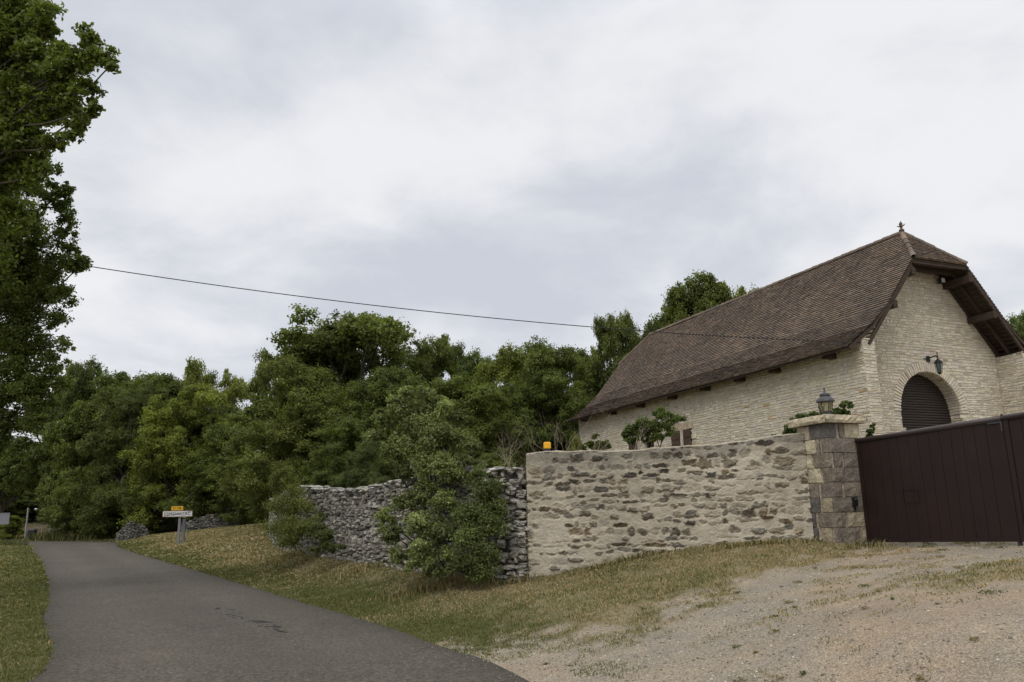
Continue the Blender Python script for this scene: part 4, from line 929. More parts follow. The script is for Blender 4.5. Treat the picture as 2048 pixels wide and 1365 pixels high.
# prototypes in a unit frame: radius 1, height 2.4
def proto(kind, seed):
    rng = np.random.default_rng(seed); cl = []
    def lobes(L, per, r0, r1, lo=.10):
        for (lx, ly, lz, lr, lh) in L:
            for k in range(per):
                d = nrm(rng.normal(0, 1, 3)+np.array([0, 0, .25])); q = rng.uniform(.45, 1.0)
                z = lz+d[2]*lh*q
                if z < lo: continue
                cl.append((lx+d[0]*lr*q, ly+d[1]*lr*q, z, rng.uniform(r0, r1), .75))
    def ring(n, rr, z0, z1, lr, lh, a0=0):
        return [(rr*math.cos(a0+6.283*i/n+rng.normal(0, .2))*rng.uniform(.8, 1.1), rr*math.sin(a0+6.283*i/n+rng.normal(0, .2))*rng.uniform(.8, 1.1), rng.uniform(z0, z1), lr*rng.uniform(.8, 1.2), lh*rng.uniform(.8, 1.2)) for i in range(n)]
    if kind == 'oak':        # broad crown of separate billowing masses
        lobes(ring(6, .60, 1.0, 1.5, .40, .34)+ring(4, .36, 1.75, 2.05, .40, .30, 1)+[(0, 0, 1.4, .5, .5)], 13, .12, .24)
    elif kind == 'sparse':   # open crown: a few tufts at branch ends
        for k in range(34):
            d = nrm(rng.normal(0, 1, 3)); r = rng.uniform(.55, 1); cl.append((d[0]*r*.85, d[1]*r*.85, 1.5+d[2]*r*.8, rng.uniform(.12, .25), .7))
    elif kind == 'thicket':  # leafy to the ground
        lobes(ring(6, .62, .35, .7, .40, .38)+ring(5, .55, 1.05, 1.5, .40, .36, 1)+ring(3, .28, 1.8, 2.1, .36, .30, 2)+[(0, 0, 1.3, .5, .6)], 11, .13, .26)
    elif kind == 'tall':     # upright, several rounded heads
        lobes(ring(4, .55, .6, 1.0, .40, .38)+ring(4, .50, 1.25, 1.65, .40, .34, 1)+ring(3, .33, 1.85, 2.12, .36, .28, 2)+[(0, 0, 1.3, .45, .7)], 12, .12, .24)
    elif kind == 'feathery': # fine soft foliage
        lobes(ring(6, .60, .4, .9, .42, .42)+ring(5, .48, 1.2, 1.7, .42, .40, 1)+ring(2, .2, 1.9, 2.05, .42, .34, 2)+[(0, 0, 1.2, .5, .7)], 11, .13, .25)
    size, n = {'oak': (.038, 115000), 'sparse': (.038, 38000), 'thicket': (.036, 125000), 'tall': (.038, 108000), 'feathery': (.029, 130000)}[kind]
    base = {'oak': (.136, .158, .040), 'sparse': (.146, .168, .046), 'thicket': (.136, .159, .040), 'tall': (.133, .155, .044), 'feathery': (.139, .155, .046)}[kind]
    V, Q, C = foliage(cl, n, size, base, rng, tint=.24, sub=14)
    mb = MB(); tr = limb(mb, (0, 0, -.12), (rng.normal(0, .05), rng.normal(0, .05), 1.25), .085, .05, rng, 7)
    big = sorted(cl, key=lambda c: -c[3])[:22] if kind != 'sparse' else cl
    for c in big:
        st = tr[rng.integers(2, 7)]; limb(mb, st, (c[0]*.92, c[1]*.92, c[2]-.02), .032, .008, rng, 6, .16)
    return (V, Q, C), (np.concatenate(mb.V), np.concatenate(mb.Q))
PROT = {}
for k, s in (('oak', 1), ('oak', 2), ('sparse', 3), ('thicket', 4), ('thicket', 5), ('tall', 6), ('feathery', 7), ('tall', 8)):
    PROT.setdefault(k, []).append(proto(k, s))
MESHES = {}
def proto_mesh(kind, v, shade):
    key = (kind, v, shade)
    if key not in MESHES:
        (V, Q, C), (tv, tq) = PROT[kind][v]
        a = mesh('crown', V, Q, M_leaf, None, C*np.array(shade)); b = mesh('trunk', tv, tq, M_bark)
        MESHES[key] = (a.data, b.data); bpy.data.objects.remove(a); bpy.data.objects.remove(b)
    return MESHES[key]
def tree(name, px, ytop, hw, Y_, kind, v, label, shade=(1, 1, 1), group='trees of the wood behind the road', cat='tree', rz=None, wob=1.0):
    top = at(px, ytop, Y_); x, y = top[0], top[1]; zb = float(gz0(np.array(x), np.array(y)))-.1
    Rr = hw/F*Y_*1.03; H = (top[2]-zb)*1.0
    e = bpy.data.objects.new(name, None); col.objects.link(e); e.location = (x, y, zb); e.rotation_euler = (0, 0, R.uniform(0, 6.28) if rz is None else rz); e.scale = (Rr, Rr, H/2.4)
    tag(e, label, cat, group)
    c, t = proto_mesh(kind, v, shade)
    for nm, d in (('crown', c), ('trunk', t)):
        o = bpy.data.objects.new(nm, d); col.objects.link(o); o.parent = e
    return e
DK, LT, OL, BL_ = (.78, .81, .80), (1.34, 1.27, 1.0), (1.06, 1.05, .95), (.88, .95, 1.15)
one = (1, 1, 1)
T = [
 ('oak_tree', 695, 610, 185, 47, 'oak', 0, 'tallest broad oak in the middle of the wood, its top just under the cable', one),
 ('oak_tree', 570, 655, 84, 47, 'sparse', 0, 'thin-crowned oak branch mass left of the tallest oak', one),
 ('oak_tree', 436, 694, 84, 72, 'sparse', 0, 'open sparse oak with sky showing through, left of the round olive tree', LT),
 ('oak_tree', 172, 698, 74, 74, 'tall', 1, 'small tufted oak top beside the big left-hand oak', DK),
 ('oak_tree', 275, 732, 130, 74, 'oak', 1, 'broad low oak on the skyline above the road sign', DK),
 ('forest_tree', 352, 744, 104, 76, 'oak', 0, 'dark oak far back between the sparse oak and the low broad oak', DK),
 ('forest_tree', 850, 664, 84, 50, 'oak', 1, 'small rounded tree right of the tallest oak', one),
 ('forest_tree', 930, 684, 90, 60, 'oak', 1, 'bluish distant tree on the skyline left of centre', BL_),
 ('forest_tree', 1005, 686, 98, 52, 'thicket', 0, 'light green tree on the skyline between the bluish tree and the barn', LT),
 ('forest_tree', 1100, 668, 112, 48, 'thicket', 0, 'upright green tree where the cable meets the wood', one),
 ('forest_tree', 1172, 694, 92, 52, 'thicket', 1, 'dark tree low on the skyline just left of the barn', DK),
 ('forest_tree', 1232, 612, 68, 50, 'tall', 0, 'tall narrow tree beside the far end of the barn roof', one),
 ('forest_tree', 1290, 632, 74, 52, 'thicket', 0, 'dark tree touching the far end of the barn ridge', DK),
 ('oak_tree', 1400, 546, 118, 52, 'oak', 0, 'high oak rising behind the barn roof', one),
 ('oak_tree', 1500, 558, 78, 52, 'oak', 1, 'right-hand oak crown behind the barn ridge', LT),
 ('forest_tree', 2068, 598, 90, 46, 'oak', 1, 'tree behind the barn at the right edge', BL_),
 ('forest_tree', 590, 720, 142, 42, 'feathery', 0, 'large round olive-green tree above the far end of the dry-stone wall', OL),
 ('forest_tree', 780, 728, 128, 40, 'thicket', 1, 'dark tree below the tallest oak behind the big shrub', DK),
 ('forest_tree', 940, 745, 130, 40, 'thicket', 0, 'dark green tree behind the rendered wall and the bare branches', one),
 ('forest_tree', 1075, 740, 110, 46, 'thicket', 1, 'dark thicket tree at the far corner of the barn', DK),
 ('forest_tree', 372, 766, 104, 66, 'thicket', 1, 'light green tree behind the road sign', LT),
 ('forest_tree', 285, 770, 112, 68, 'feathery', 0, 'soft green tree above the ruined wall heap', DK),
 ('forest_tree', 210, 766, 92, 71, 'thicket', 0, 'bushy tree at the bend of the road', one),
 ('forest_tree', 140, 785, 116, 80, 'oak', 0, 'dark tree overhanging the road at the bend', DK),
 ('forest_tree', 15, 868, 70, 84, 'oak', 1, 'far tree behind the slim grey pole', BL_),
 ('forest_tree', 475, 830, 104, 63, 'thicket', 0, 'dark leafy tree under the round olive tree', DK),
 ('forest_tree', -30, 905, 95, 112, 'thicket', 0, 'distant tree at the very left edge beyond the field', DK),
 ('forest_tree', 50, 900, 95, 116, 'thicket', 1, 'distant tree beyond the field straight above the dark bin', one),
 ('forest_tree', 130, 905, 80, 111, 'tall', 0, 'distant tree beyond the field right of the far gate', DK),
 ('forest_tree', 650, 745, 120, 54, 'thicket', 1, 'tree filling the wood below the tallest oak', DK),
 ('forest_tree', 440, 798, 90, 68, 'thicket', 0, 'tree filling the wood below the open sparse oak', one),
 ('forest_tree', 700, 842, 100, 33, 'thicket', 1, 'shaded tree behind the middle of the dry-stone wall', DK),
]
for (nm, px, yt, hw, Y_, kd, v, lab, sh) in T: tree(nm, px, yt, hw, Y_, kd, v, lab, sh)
# bushes of the understorey
for (px, yt, hw, Y_, kd, v, lab, sh) in [
 (525, 945, 58, 58, 'thicket', 0, 'dark shrub at the edge of the wood beyond the dry-stone wall', DK),
 (320, 985, 60, 66, 'thicket', 1, 'dark undergrowth shrub behind the road sign', DK),
 (205, 1000, 55, 69, 'feathery', 0, 'shrub above the grassy bank at the bend', DK),
 (740, 878, 62, 27, 'feathery', 0, 'grey-green shrub behind the dry-stone wall', BL_),
 (985, 905, 70, 29, 'thicket', 1, 'shrub behind the join of the two walls', one),
 (660, 935, 60, 27.5, 'thicket', 0, 'low dark shrub over the far part of the dry-stone wall', DK),
 (20, 1030, 34, 74, 'thicket', 0, 'light green shrub left of the slim grey pole', LT),
 (182, 985, 44, 69, 'thicket', 1, 'dark shrub on the grassy bank where the road bends', DK),
 (255, 985, 50, 69, 'thicket', 0, 'dark shrub behind the ruined wall heap', DK),
 (440, 975, 60, 66, 'thicket', 1, 'dark shrub behind the low dark wall', DK),
 (5, 975, 62, 90, 'thicket', 0, 'dark hedge tree across the field behind the grey sign back', DK),
 (72, 978, 52, 92, 'thicket', 1, 'dark hedge tree across the field between the slim pole and the bend', DK),
 (130, 980, 46, 90, 'thicket', 0, 'dark hedge tree across the field right of the bin', DK),
 (112, 1044, 13, 77, 'thicket', 1, 'small shrub on the low wall at the far bend', one),
 (1150, 868, 26, 31, 'feathery', 0, 'yellow-green shrub at the barn corner', LT)]:
    tree('shrub', px, yt, hw, Y_, kd, v, lab, sh, group='shrubs along the walls and the wood', cat='shrub')

# explicit plants: clumps given as pixel centre, pixel radius and distance
def plant(name, clumps, nleaf, size, base, label, cat, base_px, seed, group=None, ratio=1.0, trunk_r=.05, tint=.22, up=.5, sub=10, stems=None, fz=1.0):
    rng = np.random.default_rng(seed); cl = []
    for (px, py, r, Y_, *f) in clumps:
        p = at(px, py, Y_); cl.append((*p, r/F*Y_, *(f or [.85])))
    bpnt = np.array(base_px, float); e = empty(name, tuple(bpnt), label, cat, group)
    V, Q, C = foliage(cl, nleaf, size, base, rng, tint=tint, up=up, sub=sub, ratio=ratio, fz=fz); mesh('foliage' if cat != 'tree' else 'crown', V, Q, M_leaf, e, C)
    mb = MB(); top = np.mean([c[:3] for c in cl], 0); starts = [bpnt] if stems is None else [np.array(s) for s in stems]
    trs = [limb(mb, s+[0, 0, -.1], s+(top-s)*.75*[.35, .35, 1], trunk_r, trunk_r*.6, rng, 7) for s in starts]
    for c in cl:
        tr = trs[rng.integers(len(trs))]; j = np.argmin(abs(tr[:, 2]-(c[2]-1.2*c[3]-.2))); j = max(1, min(j, len(tr)-1)); limb(mb, tr[j], c[:3], trunk_r*(.38 if trunk_r < .1 else .20), trunk_r*.08, rng, 6, .15)
    mb.build('trunk' if cat == 'tree' else 'stems', M_bark, e); return e
def gpoint(px, py): return gh(px, py)
# the big oak at the left edge
oak = [(20, 40, 70, 15), (70, 60, 45, 14.6), (90, 25, 34, 14.4), (45, 130, 70, 15.2), (150, 130, 38, 14.2), (175, 75, 30, 14.0), (200, 115, 34, 14.0), (222, 130, 18, 13.9), (120, 165, 44, 14.4), (170, 180, 34, 14.2), (190, 220, 22, 14.1), (90, 220, 52, 14.8), (150, 240, 34, 14.4), (150, 272, 20, 14.3),
       (110, 285, 30, 14.6), (40, 240, 70, 15.6), (30, 330, 66, 15.6), (85, 350, 34, 15.0), (-40, 120, 90, 15.6), (-60, 250, 100, 16), (-50, 20, 90, 15.6), (-120, 150, 100, 16.4), (-40, 380, 80, 16), (-130, 320, 110, 17), (-10, -40, 90, 15.4), (-110, -60, 110, 16), (60, -30, 40, 14.8), (-220, 100, 120, 17), (-200, -50, 110, 17), (-30, -130, 110, 16.2), (-150, -180, 120, 17), (20, 430, 50, 15.8), (-60, 470, 80, 16.2), (40, 180, 60, 14.8), (15, 90, 60, 14.6), (80, 130, 50, 14.6), (10, 150, 60, 15.4), (60, 215, 50, 15), (20, 280, 60, 15), (70, 290, 45, 15), (110, 215, 36, 14.8), (60, 95, 40, 14.5), (100, 60, 26, 14.4), (125, 110, 30, 14.4), (10, 10, 50, 14.8), (140, 205, 30, 14.4)]
plant('oak_tree', oak, 150000, .105, (.142, .174, .038), 'big near oak hanging over the top left corner', 'tree', (-13.4, 16.2, float(gz0(np.array(-13.4), np.array(16.2)))), 31, ratio=1.05, trunk_r=.17, up=.35, sub=16)
low = [(60, 370, 46, 18), (110, 400, 36, 17.8), (130, 380, 22, 17.6), (60, 450, 56, 18.2), (125, 470, 28, 17.8), (80, 520, 50, 18.2), (140, 530, 34, 17.8), (165, 528, 20, 17.6), (60, 600, 60, 18.4), (125, 590, 30, 18), (115, 640, 30, 18), (60, 690, 56, 18.4), (100, 730, 34, 18.2), (118, 775, 26, 18.1), (40, 780, 60, 18.6), (80, 830, 36, 18.4), (20, 850, 46, 18.8), (135, 440, 26, 17.8), (20, 500, 60, 18), (100, 555, 36, 18), (145, 500, 20, 17.8), (30, 640, 56, 18.2), (10, 550, 60, 18.1), (30, 585, 50, 18), (-10, 590, 70, 18.4), (60, 560, 44, 18.6), (20, 730, 56, 18.4), (75, 780, 44, 18.3), (130, 690, 20, 18), (-20, 900, 40, 18.8), (-30, 540, 80, 18.8), (-40, 660, 90, 19), (-50, 780, 90, 19.2), (-20, 440, 80, 18.6), (-120, 600, 100, 19.5), (-130, 740, 100, 19.6), (-120, 880, 90, 19.6), (0, 300, 70, 18.6), (-90, 420, 90, 19.2), (30, 330, 60, 18.2)]
plant('near_tree', low, 165000, .078, (.128, .156, .040), 'small-leaved dark tree below the big left oak, its foliage hanging to eye level', 'tree', (-14.6, 19.4, float(gz0(np.array(-14.6), np.array(19.4)))), 32, trunk_r=.16, sub=18)
# shrub climbing in front of the dry-stone wall
sh = [(812, 786, 16, 16.3), (848, 792, 22, 16.2), (868, 806, 20, 16.5), (795, 812, 24, 16.3), (895, 818, 24, 16.1), (770, 838, 22, 16.5), (922, 836, 20, 16.3), (835, 840, 40, 16.4), (748, 872, 20, 16.7), (775, 900, 18, 16.4), (872, 868, 40, 16.1), (815, 880, 40, 16.5), (912, 884, 30, 16.3), (945, 895, 18, 16.0), (930, 918, 14, 15.8),
      (848, 925, 36, 16.1), (885, 935, 28, 15.8), (918, 952, 22, 15.9), (958, 930, 13, 15.9), (805, 950, 16, 16.2), (850, 985, 30, 15.8), (812, 1010, 26, 15.9), (890, 1000, 26, 15.6), (778, 1035, 20, 16.1), (842, 1050, 34, 15.5), (785, 1075, 24, 15.8), (765, 1060, 12, 16), (885, 1062, 30, 15.3), (845, 1102, 28, 15.3), (800, 1112, 20, 15.6), (895, 1108, 22, 15.2), (865, 1132, 22, 15.1), (830, 1132, 18, 15.3), (905, 1138, 18, 15.1), (920, 1030, 18, 15.5)]
plant('shrub', sh, 52000, .060, (.185, .208, .082), 'tall grey-green shrub growing up in front of the dry-stone wall', 'shrub', gpoint(868, 1150), 33, 'shrubs along the walls and the wood', trunk_r=.05, sub=16, fz=1.15, tint=.34, stems=[gpoint(850, 1146), gpoint(890, 1150), gpoint(820, 1138)])
sh2 = [(975, 985, 30, 15.2), (995, 1010, 20, 15.1), (950, 1020, 30, 15.1), (985, 1050, 26, 15.0), (945, 1080, 30, 14.9), (970, 1115, 28, 14.8), (935, 1125, 28, 14.9), (962, 1145, 24, 14.75), (925, 1045, 26, 15.1), (955, 950, 18, 15.3)]
plant('shrub', sh2, 17000, .05, (.120, .142, .048), 'thin dark shrub at the near end of the dry-stone wall beside the rendered wall', 'shrub', gpoint(962, 1165), 34, 'shrubs along the walls and the wood', trunk_r=.025, sub=16, fz=1.5, stems=[gpoint(950, 1163), gpoint(985, 1164), gpoint(930, 1158)])
sh3 = [(572, 942, 13, 24), (555, 955, 14, 24), (575, 960, 22, 24), (550, 975, 22, 24.4), (590, 985, 20, 23.5), (580, 1015, 32, 23.2), (560, 1050, 30, 23.4), (595, 1050, 32, 22.8), (580, 1080, 30, 22.6), (605, 1020, 22, 23), (555, 1010, 22, 24)]
plant('shrub', sh3, 14000, .058, (.16, .175, .045), 'yellow-green shrub against the far corner of the dry-stone wall', 'shrub', gpoint(582, 1094), 35, 'shrubs along the walls and the wood', trunk_r=.03, sub=20, fz=1.5)
sh4 = [(640, 1035, 16, 21.5), (632, 1060, 22, 21.3), (650, 1075, 24, 21), (665, 1095, 20, 20.7), (640, 1095, 22, 20.9)]
plant('shrub', sh4, 6500, .05, (.115, .132, .042), 'small shrub against the dry-stone wall right of the yellow-green one', 'shrub', gpoint(648, 1112), 36, 'shrubs along the walls and the wood', trunk_r=.02)
# garden plants behind the rendered wall
gpz = lambda x, y: float(gz0(np.array(x), np.array(y)))
b = at(1318, 930, 21.5); b[2] = gpz(b[0], b[1])
ga = [(1300, 850, 24, 21.5), (1325, 835, 22, 21.5), (1350, 838, 18, 21.4), (1335, 860, 20, 21.5), (1310, 870, 16, 21.5)]
plant('garden_tree', ga, 6500, .062, (.11, .145, .036), 'right-hand small garden tree with bare stems in front of the barn shutters', 'tree', b, 37, 'small garden trees', trunk_r=.035, sub=12)
b = at(1275, 930, 21.8); b[2] = gpz(b[0], b[1])
plant('garden_tree', [(1262, 862, 18, 21.8), (1280, 855, 18, 21.8), (1290, 872, 14, 21.7), (1258, 880, 14, 21.8), (1275, 878, 14, 21.8), (1248, 872, 9, 21.8)], 4500, .06, (.10, .135, .034), 'left-hand small garden tree standing before the open barn window', 'tree', b, 38, 'small garden trees', trunk_r=.03, sub=12)
iv = [(1580, 860, 16, 15.2), (1600, 840, 16, 15.1), (1625, 835, 14, 15.1), (1590, 855, 18, 15.2), (1570, 872, 10, 15.2), (1645, 828, 12, 15), (1650, 815, 12, 15), (1690, 812, 14, 15.0), (1684, 826, 13, 15.0), (1548, 876, 8, 15.4), (1610, 856, 16, 15.2), (1640, 845, 14, 15.1), (1668, 830, 14, 15.0)]
b = at(1610, 960, 15.2); b[2] = gpz(b[0], b[1])
plant('climbing_shrub', iv, 9500, .055, (.085, .115, .034), 'leafy evergreen rising behind the pillar and its lantern', 'shrub', b, 39, 'shrubs along the walls and the wood', trunk_r=.02)
b = at(1741, 900, 14.9); b[2] = gpz(b[0], b[1])
plant('climbing_shrub', [(1741, 864, 9, 14.9), (1745, 852, 6, 14.9), (1738, 872, 8, 14.9)], 700, .045, (.075, .095, .025), 'sprig of leaves between the pillar and the gate top', 'shrub', b, 40, 'shrubs along the walls and the wood', trunk_r=.012)
b = at(1205, 925, 19); b[2] = gpz(b[0], b[1])
plant('shrub', [(1200, 895, 14, 19), (1180, 890, 12, 19.1), (1215, 890, 12, 19), (1168, 898, 9, 19.1), (1190, 875, 8, 19)], 3200, .05, (.095, .115, .022), 'low bright yellow-green shrub behind the rendered wall', 'shrub', b, 41, 'shrubs along the walls and the wood', trunk_r=.012)
# bare twiggy shrubs
def bare(name, px, Y_, ytop, spread, n, label, seed, lean=0.):
    rng = np.random.default_rng(seed); b = at(px, 930, Y_); b[2] = gpz(b[0], b[1]); e = empty(name, tuple(b), label, 'shrub', 'bare shrubs behind the walls'); top = at(px, ytop, Y_)[2]; H = top-b[2]; mb = MB()
    def grow(p, d, L, r, lv):
        n_ = 5; P = [p]
        for i in range(n_): d = nrm(d+rng.normal(0, .16, 3)+[0, 0, .03]); P.append(P[-1]+d*L/n_)
        mb.tube(P, np.linspace(r, r*.45, len(P)), 5)
        if lv > 0:
            for k in range(rng.integers(2, 5)):
                j = rng.integers(2, n_+1); dd = nrm(d+rng.normal(0, .55, 3)+[0, 0, .1]); grow(P[j], dd, L*rng.uniform(.4, .7), r*.5, lv-1)
    for k in range(n):
        d = nrm(np.array([rng.normal(lean, spread), rng.normal(0, spread*.7), 1.])); grow(b+[rng.normal(0, .12), rng.normal(0, .12), 0], d, H*rng.uniform(.5, .8), rng.uniform(.012, .02), 3)
    mb.build('stems', M_twig, e)
bare('bare_shrub', 1215, 18.6, 842, .33, 8, 'bare twiggy shrub in front of the barn side wall', 51)
bare('bare_shrub', 1080, 19.5, 862, .6, 12, 'spreading bare branches behind the amber beacon', 52, -.15)
bare('bare_shrub', 960, 19.2, 882, .5, 7, 'dead brown branches above the join of the two walls', 53)

# ------------------------------------------------------------------ grass
def grass_field(name, region, dens, hgt_, seed, label=None):
    rng = np.random.default_rng(seed); x0, x1, y0, y1 = region; n = int((x1-x0)*(y1-y0)*dens); x = rng.uniform(x0, x1, n); y = rng.uniform(y0, y1, n)
    return x, y
def visible(x, y, z):
    P = np.stack([x, y, z-EYE], 1); d = P@FWD; u = 1024+F*(P@RT)/d; v = 682.5-F*(P@UP)/d; return (d > 1) & (u > -120) & (u < 2170) & (v < 1420) & (v > 1000)
def make_grass():
    rng = np.random.default_rng(77); Xs = []; Ys = []
    for (x0, x1, y0, y1, dn) in [(-12, 12, 4.5, 11, 2400), (-14, 9, 11, 17, 1900), (-16, 4, 17, 26, 900), (-26, 0, 26, 40, 330), (-38, -4, 40, 62, 260), (-60, -20, 50, 80, 25)]:
        n = int((x1-x0)*(y1-y0)*dn); Xs.append(rng.uniform(x0, x1, n)); Ys.append(rng.uniform(y0, y1, n))
    x = np.concatenate(Xs); y = np.concatenate(Ys); z = gz(x, y); k = visible(x, y, z); x, y, z = x[k], y[k], z[k]
    s = road_s(x, y); gm = gravel(x, y); tuft = fbm(x*3.3, y*3.3, 41, 3)
    pk = (1-gm)**1.3*(.30+.7*ss(.3, .6, tuft)); gd = -seg_sd(x, y, GB); pk = np.maximum(pk, 1.0*ss(.55, .66, fbm(x*2.6, y*2.6, 43, 3))*np.exp(-np.maximum(gd, 0)/2.2)); pk = np.where(s < .985+.05*(fbm(x*1.1, y*1.1, 6, 2)-.5), 0, pk); pk = pk*(.6+.4*ss(1.0, 1.12, s))
    # not under the walls or through the gate pillar
    rel = np.stack([x, y], 1)-WA[:2]; sa = rel@wd[:2]; na = rel@wn[:2]; pk[(sa > -.1) & (sa < WL+.8) & (na < .03) & (na > -.5)] = 0
    pk[(na < 0) & (sa > 0) & (na > -8)] *= .15
    k = rng.random(len(x)) < pk; x, y, z, gm, s = x[k], y[k], z[k], gm[k], s[k]; n = len(x); d = np.hypot(x, y)
    st = straw(x, y); isst = rng.random(n) < st*.88
    edge = np.exp(-(na[k]/.25)**2)*(sa[k] > 0)*(sa[k] < WL)
    h = (.014+.026*rng.random(n)**2+.022*fbm(x*1.7, y*1.7, 19, 2))*(1+.7*edge)*(1-.4*gm)*np.where(isst, 1.1, 1.0)*(1+1.6*ss(22, 48, d)); w = (.0032+.0035*rng.random(n))*(1+ss(9, 45, d)*5.5)
    a = rng.uniform(0, 2*np.pi, n); dv = np.stack([np.cos(a), np.sin(a)], 1); ln = rng.uniform(.3, 1.5, n)*h*np.where(isst, 1.5, 1.)
    a2 = rng.uniform(0, 2*np.pi, n); wv = np.stack([np.cos(a2), np.sin(a2)], 1)*w[:, None]
    b0 = np.column_stack([np.stack([x, y], 1)-wv, z-.01]); b1 = np.column_stack([np.stack([x, y], 1)+wv, z-.01])
    m0 = np.column_stack([np.stack([x, y], 1)-wv*.7+dv*(ln*.35)[:, None], z+h*.6]); m1 = np.column_stack([np.stack([x, y], 1)+wv*.7+dv*(ln*.35)[:, None], z+h*.6]); tp = np.column_stack([np.stack([x, y], 1)+dv*ln[:, None], z+h*np.where(isst, .8, 1)])
    V = np.stack([b0, b1, m1, m0, tp], 1).reshape(-1, 3); i = np.arange(n)[:, None]*5
    cg = np.where(isst[:, None], np.array([.335, .282, .165]), np.array([.128, .140, .050]))*rng.uniform(.65, 1.3, (n, 1)); cg = np.where((rng.random(n) < .2)[:, None], cg*np.array([1.3, 1.05, .8]), cg)
    print('grass blades', n)
    o = mesh('grass', V, [i+np.array([[0, 1, 2, 3]]), i+np.array([[3, 2, 4]])], M_grass, None, np.repeat(cg, 5, 0)); tag(o, 'short dry and green grass of the verges', 'grass', None, 'stuff')
make_grass()
def tall_grass():
    rng = np.random.default_rng(78); P = []; 
    for (px, py, Y_, rx, ry, n, hh) in [(190, 1079, 69, 3.4, 1.6, 3600, .9), (140, 1079, 72, 3.0, 1.5, 2800, .8), (880, 1152, 15.6, 1.6, .30, 500, .16), (760, 1132, 19.3, 1.2, .30, 350, .16), (1030, 1166, 15.2, .6, .12, 180, .16), (610, 1102, 25, 1.2, .5, 350, .2), (20, 1085, 58, 4, 3, 2500, .5), (1730, 1094, 13.4, .35, .12, 120, .14), (1500, 1094, 14.0, 1.3, .08, 350, .12), (1250, 1122, 14.75, 1.0, .1, 350, .13)]:
        c = at(px, py, Y_); a = np.column_stack([c[0]+rng.normal(0, rx/2, n), c[1]+rng.normal(0, ry/2, n), np.full(n, hh)*rng.uniform(.4, 1.1, n), np.full(n, Y_)]); P.append(a)
    P = np.concatenate(P); x, y, h, D = P.T; k = road_s(x, y) > 1.02; x, y, h, D = x[k], y[k], h[k], D[k]; z = gz(x, y); n = len(x)
    a = rng.uniform(0, 2*np.pi, n); dv = np.stack([np.cos(a), np.sin(a)], 1)*(h*rng.uniform(.2, 1.0, n))[:, None]; a2 = rng.uniform(0, 2*np.pi, n); w = (.0035+.00035*D); wv = np.stack([np.cos(a2), np.sin(a2)], 1)*w[:, None]; xy = np.stack([x, y], 1)
    V = np.stack([np.column_stack([xy-wv, z-.02]), np.column_stack([xy+wv, z-.02]), np.column_stack([xy+wv*.7+dv*.4, z+h*.6]), np.column_stack([xy-wv*.7+dv*.4, z+h*.6]), np.column_stack([xy+dv, z+h])], 1).reshape(-1, 3); i = np.arange(n)[:, None]*5
    st = rng.random(n) < np.where(D > 40, .15, .6); cg = np.where(st[:, None], np.array([.34, .26, .13]), np.array([.085, .10, .032]))*rng.uniform(.6, 1.3, (n, 1))
    o = mesh('tall_grass', V, [i+np.array([[0, 1, 2, 3]]), i+np.array([[3, 2, 4]])], M_grass, None, np.repeat(cg, 5, 0)); tag(o, 'longer unmown grass at the foot of the walls and the wood', 'grass', None, 'stuff')
tall_grass()
# weeds in the gravel
rng = np.random.default_rng(88); V = []; C = []
x = rng.uniform(-3, 11, 900); y = rng.uniform(5, 14.5, 900); z = gz(x, y); gmv = gravel(x, y); kk = visible(x, y, z) & (road_d(x, y) > .15) & (gmv > .3) & (rng.random(900) < .10+.8*ss(.5, .7, fbm(x*.5, y*.5, 23, 3))*ss(1.0, .6, gmv)+.05)
for p in np.column_stack([x, y, z])[kk]:
    r = rng.uniform(.02, .09); m = int(110*r/.1); q = np.column_stack([rng.normal(0, r*.6, (m, 2)), np.zeros(m)])+p; q[:, 2] = p[2]+rng.uniform(.0, .025, m); N_ = nrm(rng.normal(0, .5, (m, 3))+[0, 0, .8])
    V.append(leaves(q, N_, .026, rng, .8)); tone = np.array([.10, .115, .036]) if rng.random() < .55 else np.array([.21, .17, .085]); C.append(np.repeat(tone*rng.uniform(.7, 1.3, (m, 1)), 4, 0))
V = np.concatenate(V); tag(mesh('weeds', V, np.arange(len(V)).reshape(-1, 4), M_grass, None, np.concatenate(C)), 'little weeds scattered over the gravel drive', 'weeds', None, 'stuff')
# loose stones on the gravel
rng = np.random.default_rng(89); x = np.concatenate([rng.uniform(-3, 11, 14000), rng.uniform(-3, 3, 9000)]); y = np.concatenate([rng.uniform(4.5, 15, 14000), rng.uniform(5, 12, 9000)]); z = gz(x, y); rd_ = road_d(x, y); kk = visible(x, y, z) & (gravel(x, y) > .4) & (rng.random(len(x)) < np.exp(np.minimum(rd_, 0)/.16)*np.where(rd_ < 0, .5, 1)); z = z+.02*(rd_ < 0); pts = np.column_stack([x, y, z])[kk][:7000]
n = len(pts); s_ = .004+.007*rng.random(n)**2; s_ *= np.where(road_d(pts[:, 0], pts[:, 1]) < 0, .6, 1); s_[:14] = np.where(road_d(pts[:14, 0], pts[:14, 1]) > .3, rng.uniform(.014, .03, 14), s_[:14]); pts[:, 2] += s_*.25
a = rng.uniform(0, 6.28, n); ax_ = np.column_stack([np.cos(a), np.sin(a), 0*a]); bx_ = np.column_stack([-np.sin(a), np.cos(a), 0*a])
P, Fc, m = rocks(pts, ax_, bx_, np.column_stack([s_*1.2, s_, s_*.7]), rng); cl = np.array([.40, .36, .29])*rng.uniform(.45, 1.4, (n, 1)); tag(mesh('loose_stones', P, Fc, M_dry, None, np.repeat(cl, m, 0)), 'loose pebbles lying on the gravel drive', 'pebbles', None, 'stuff')

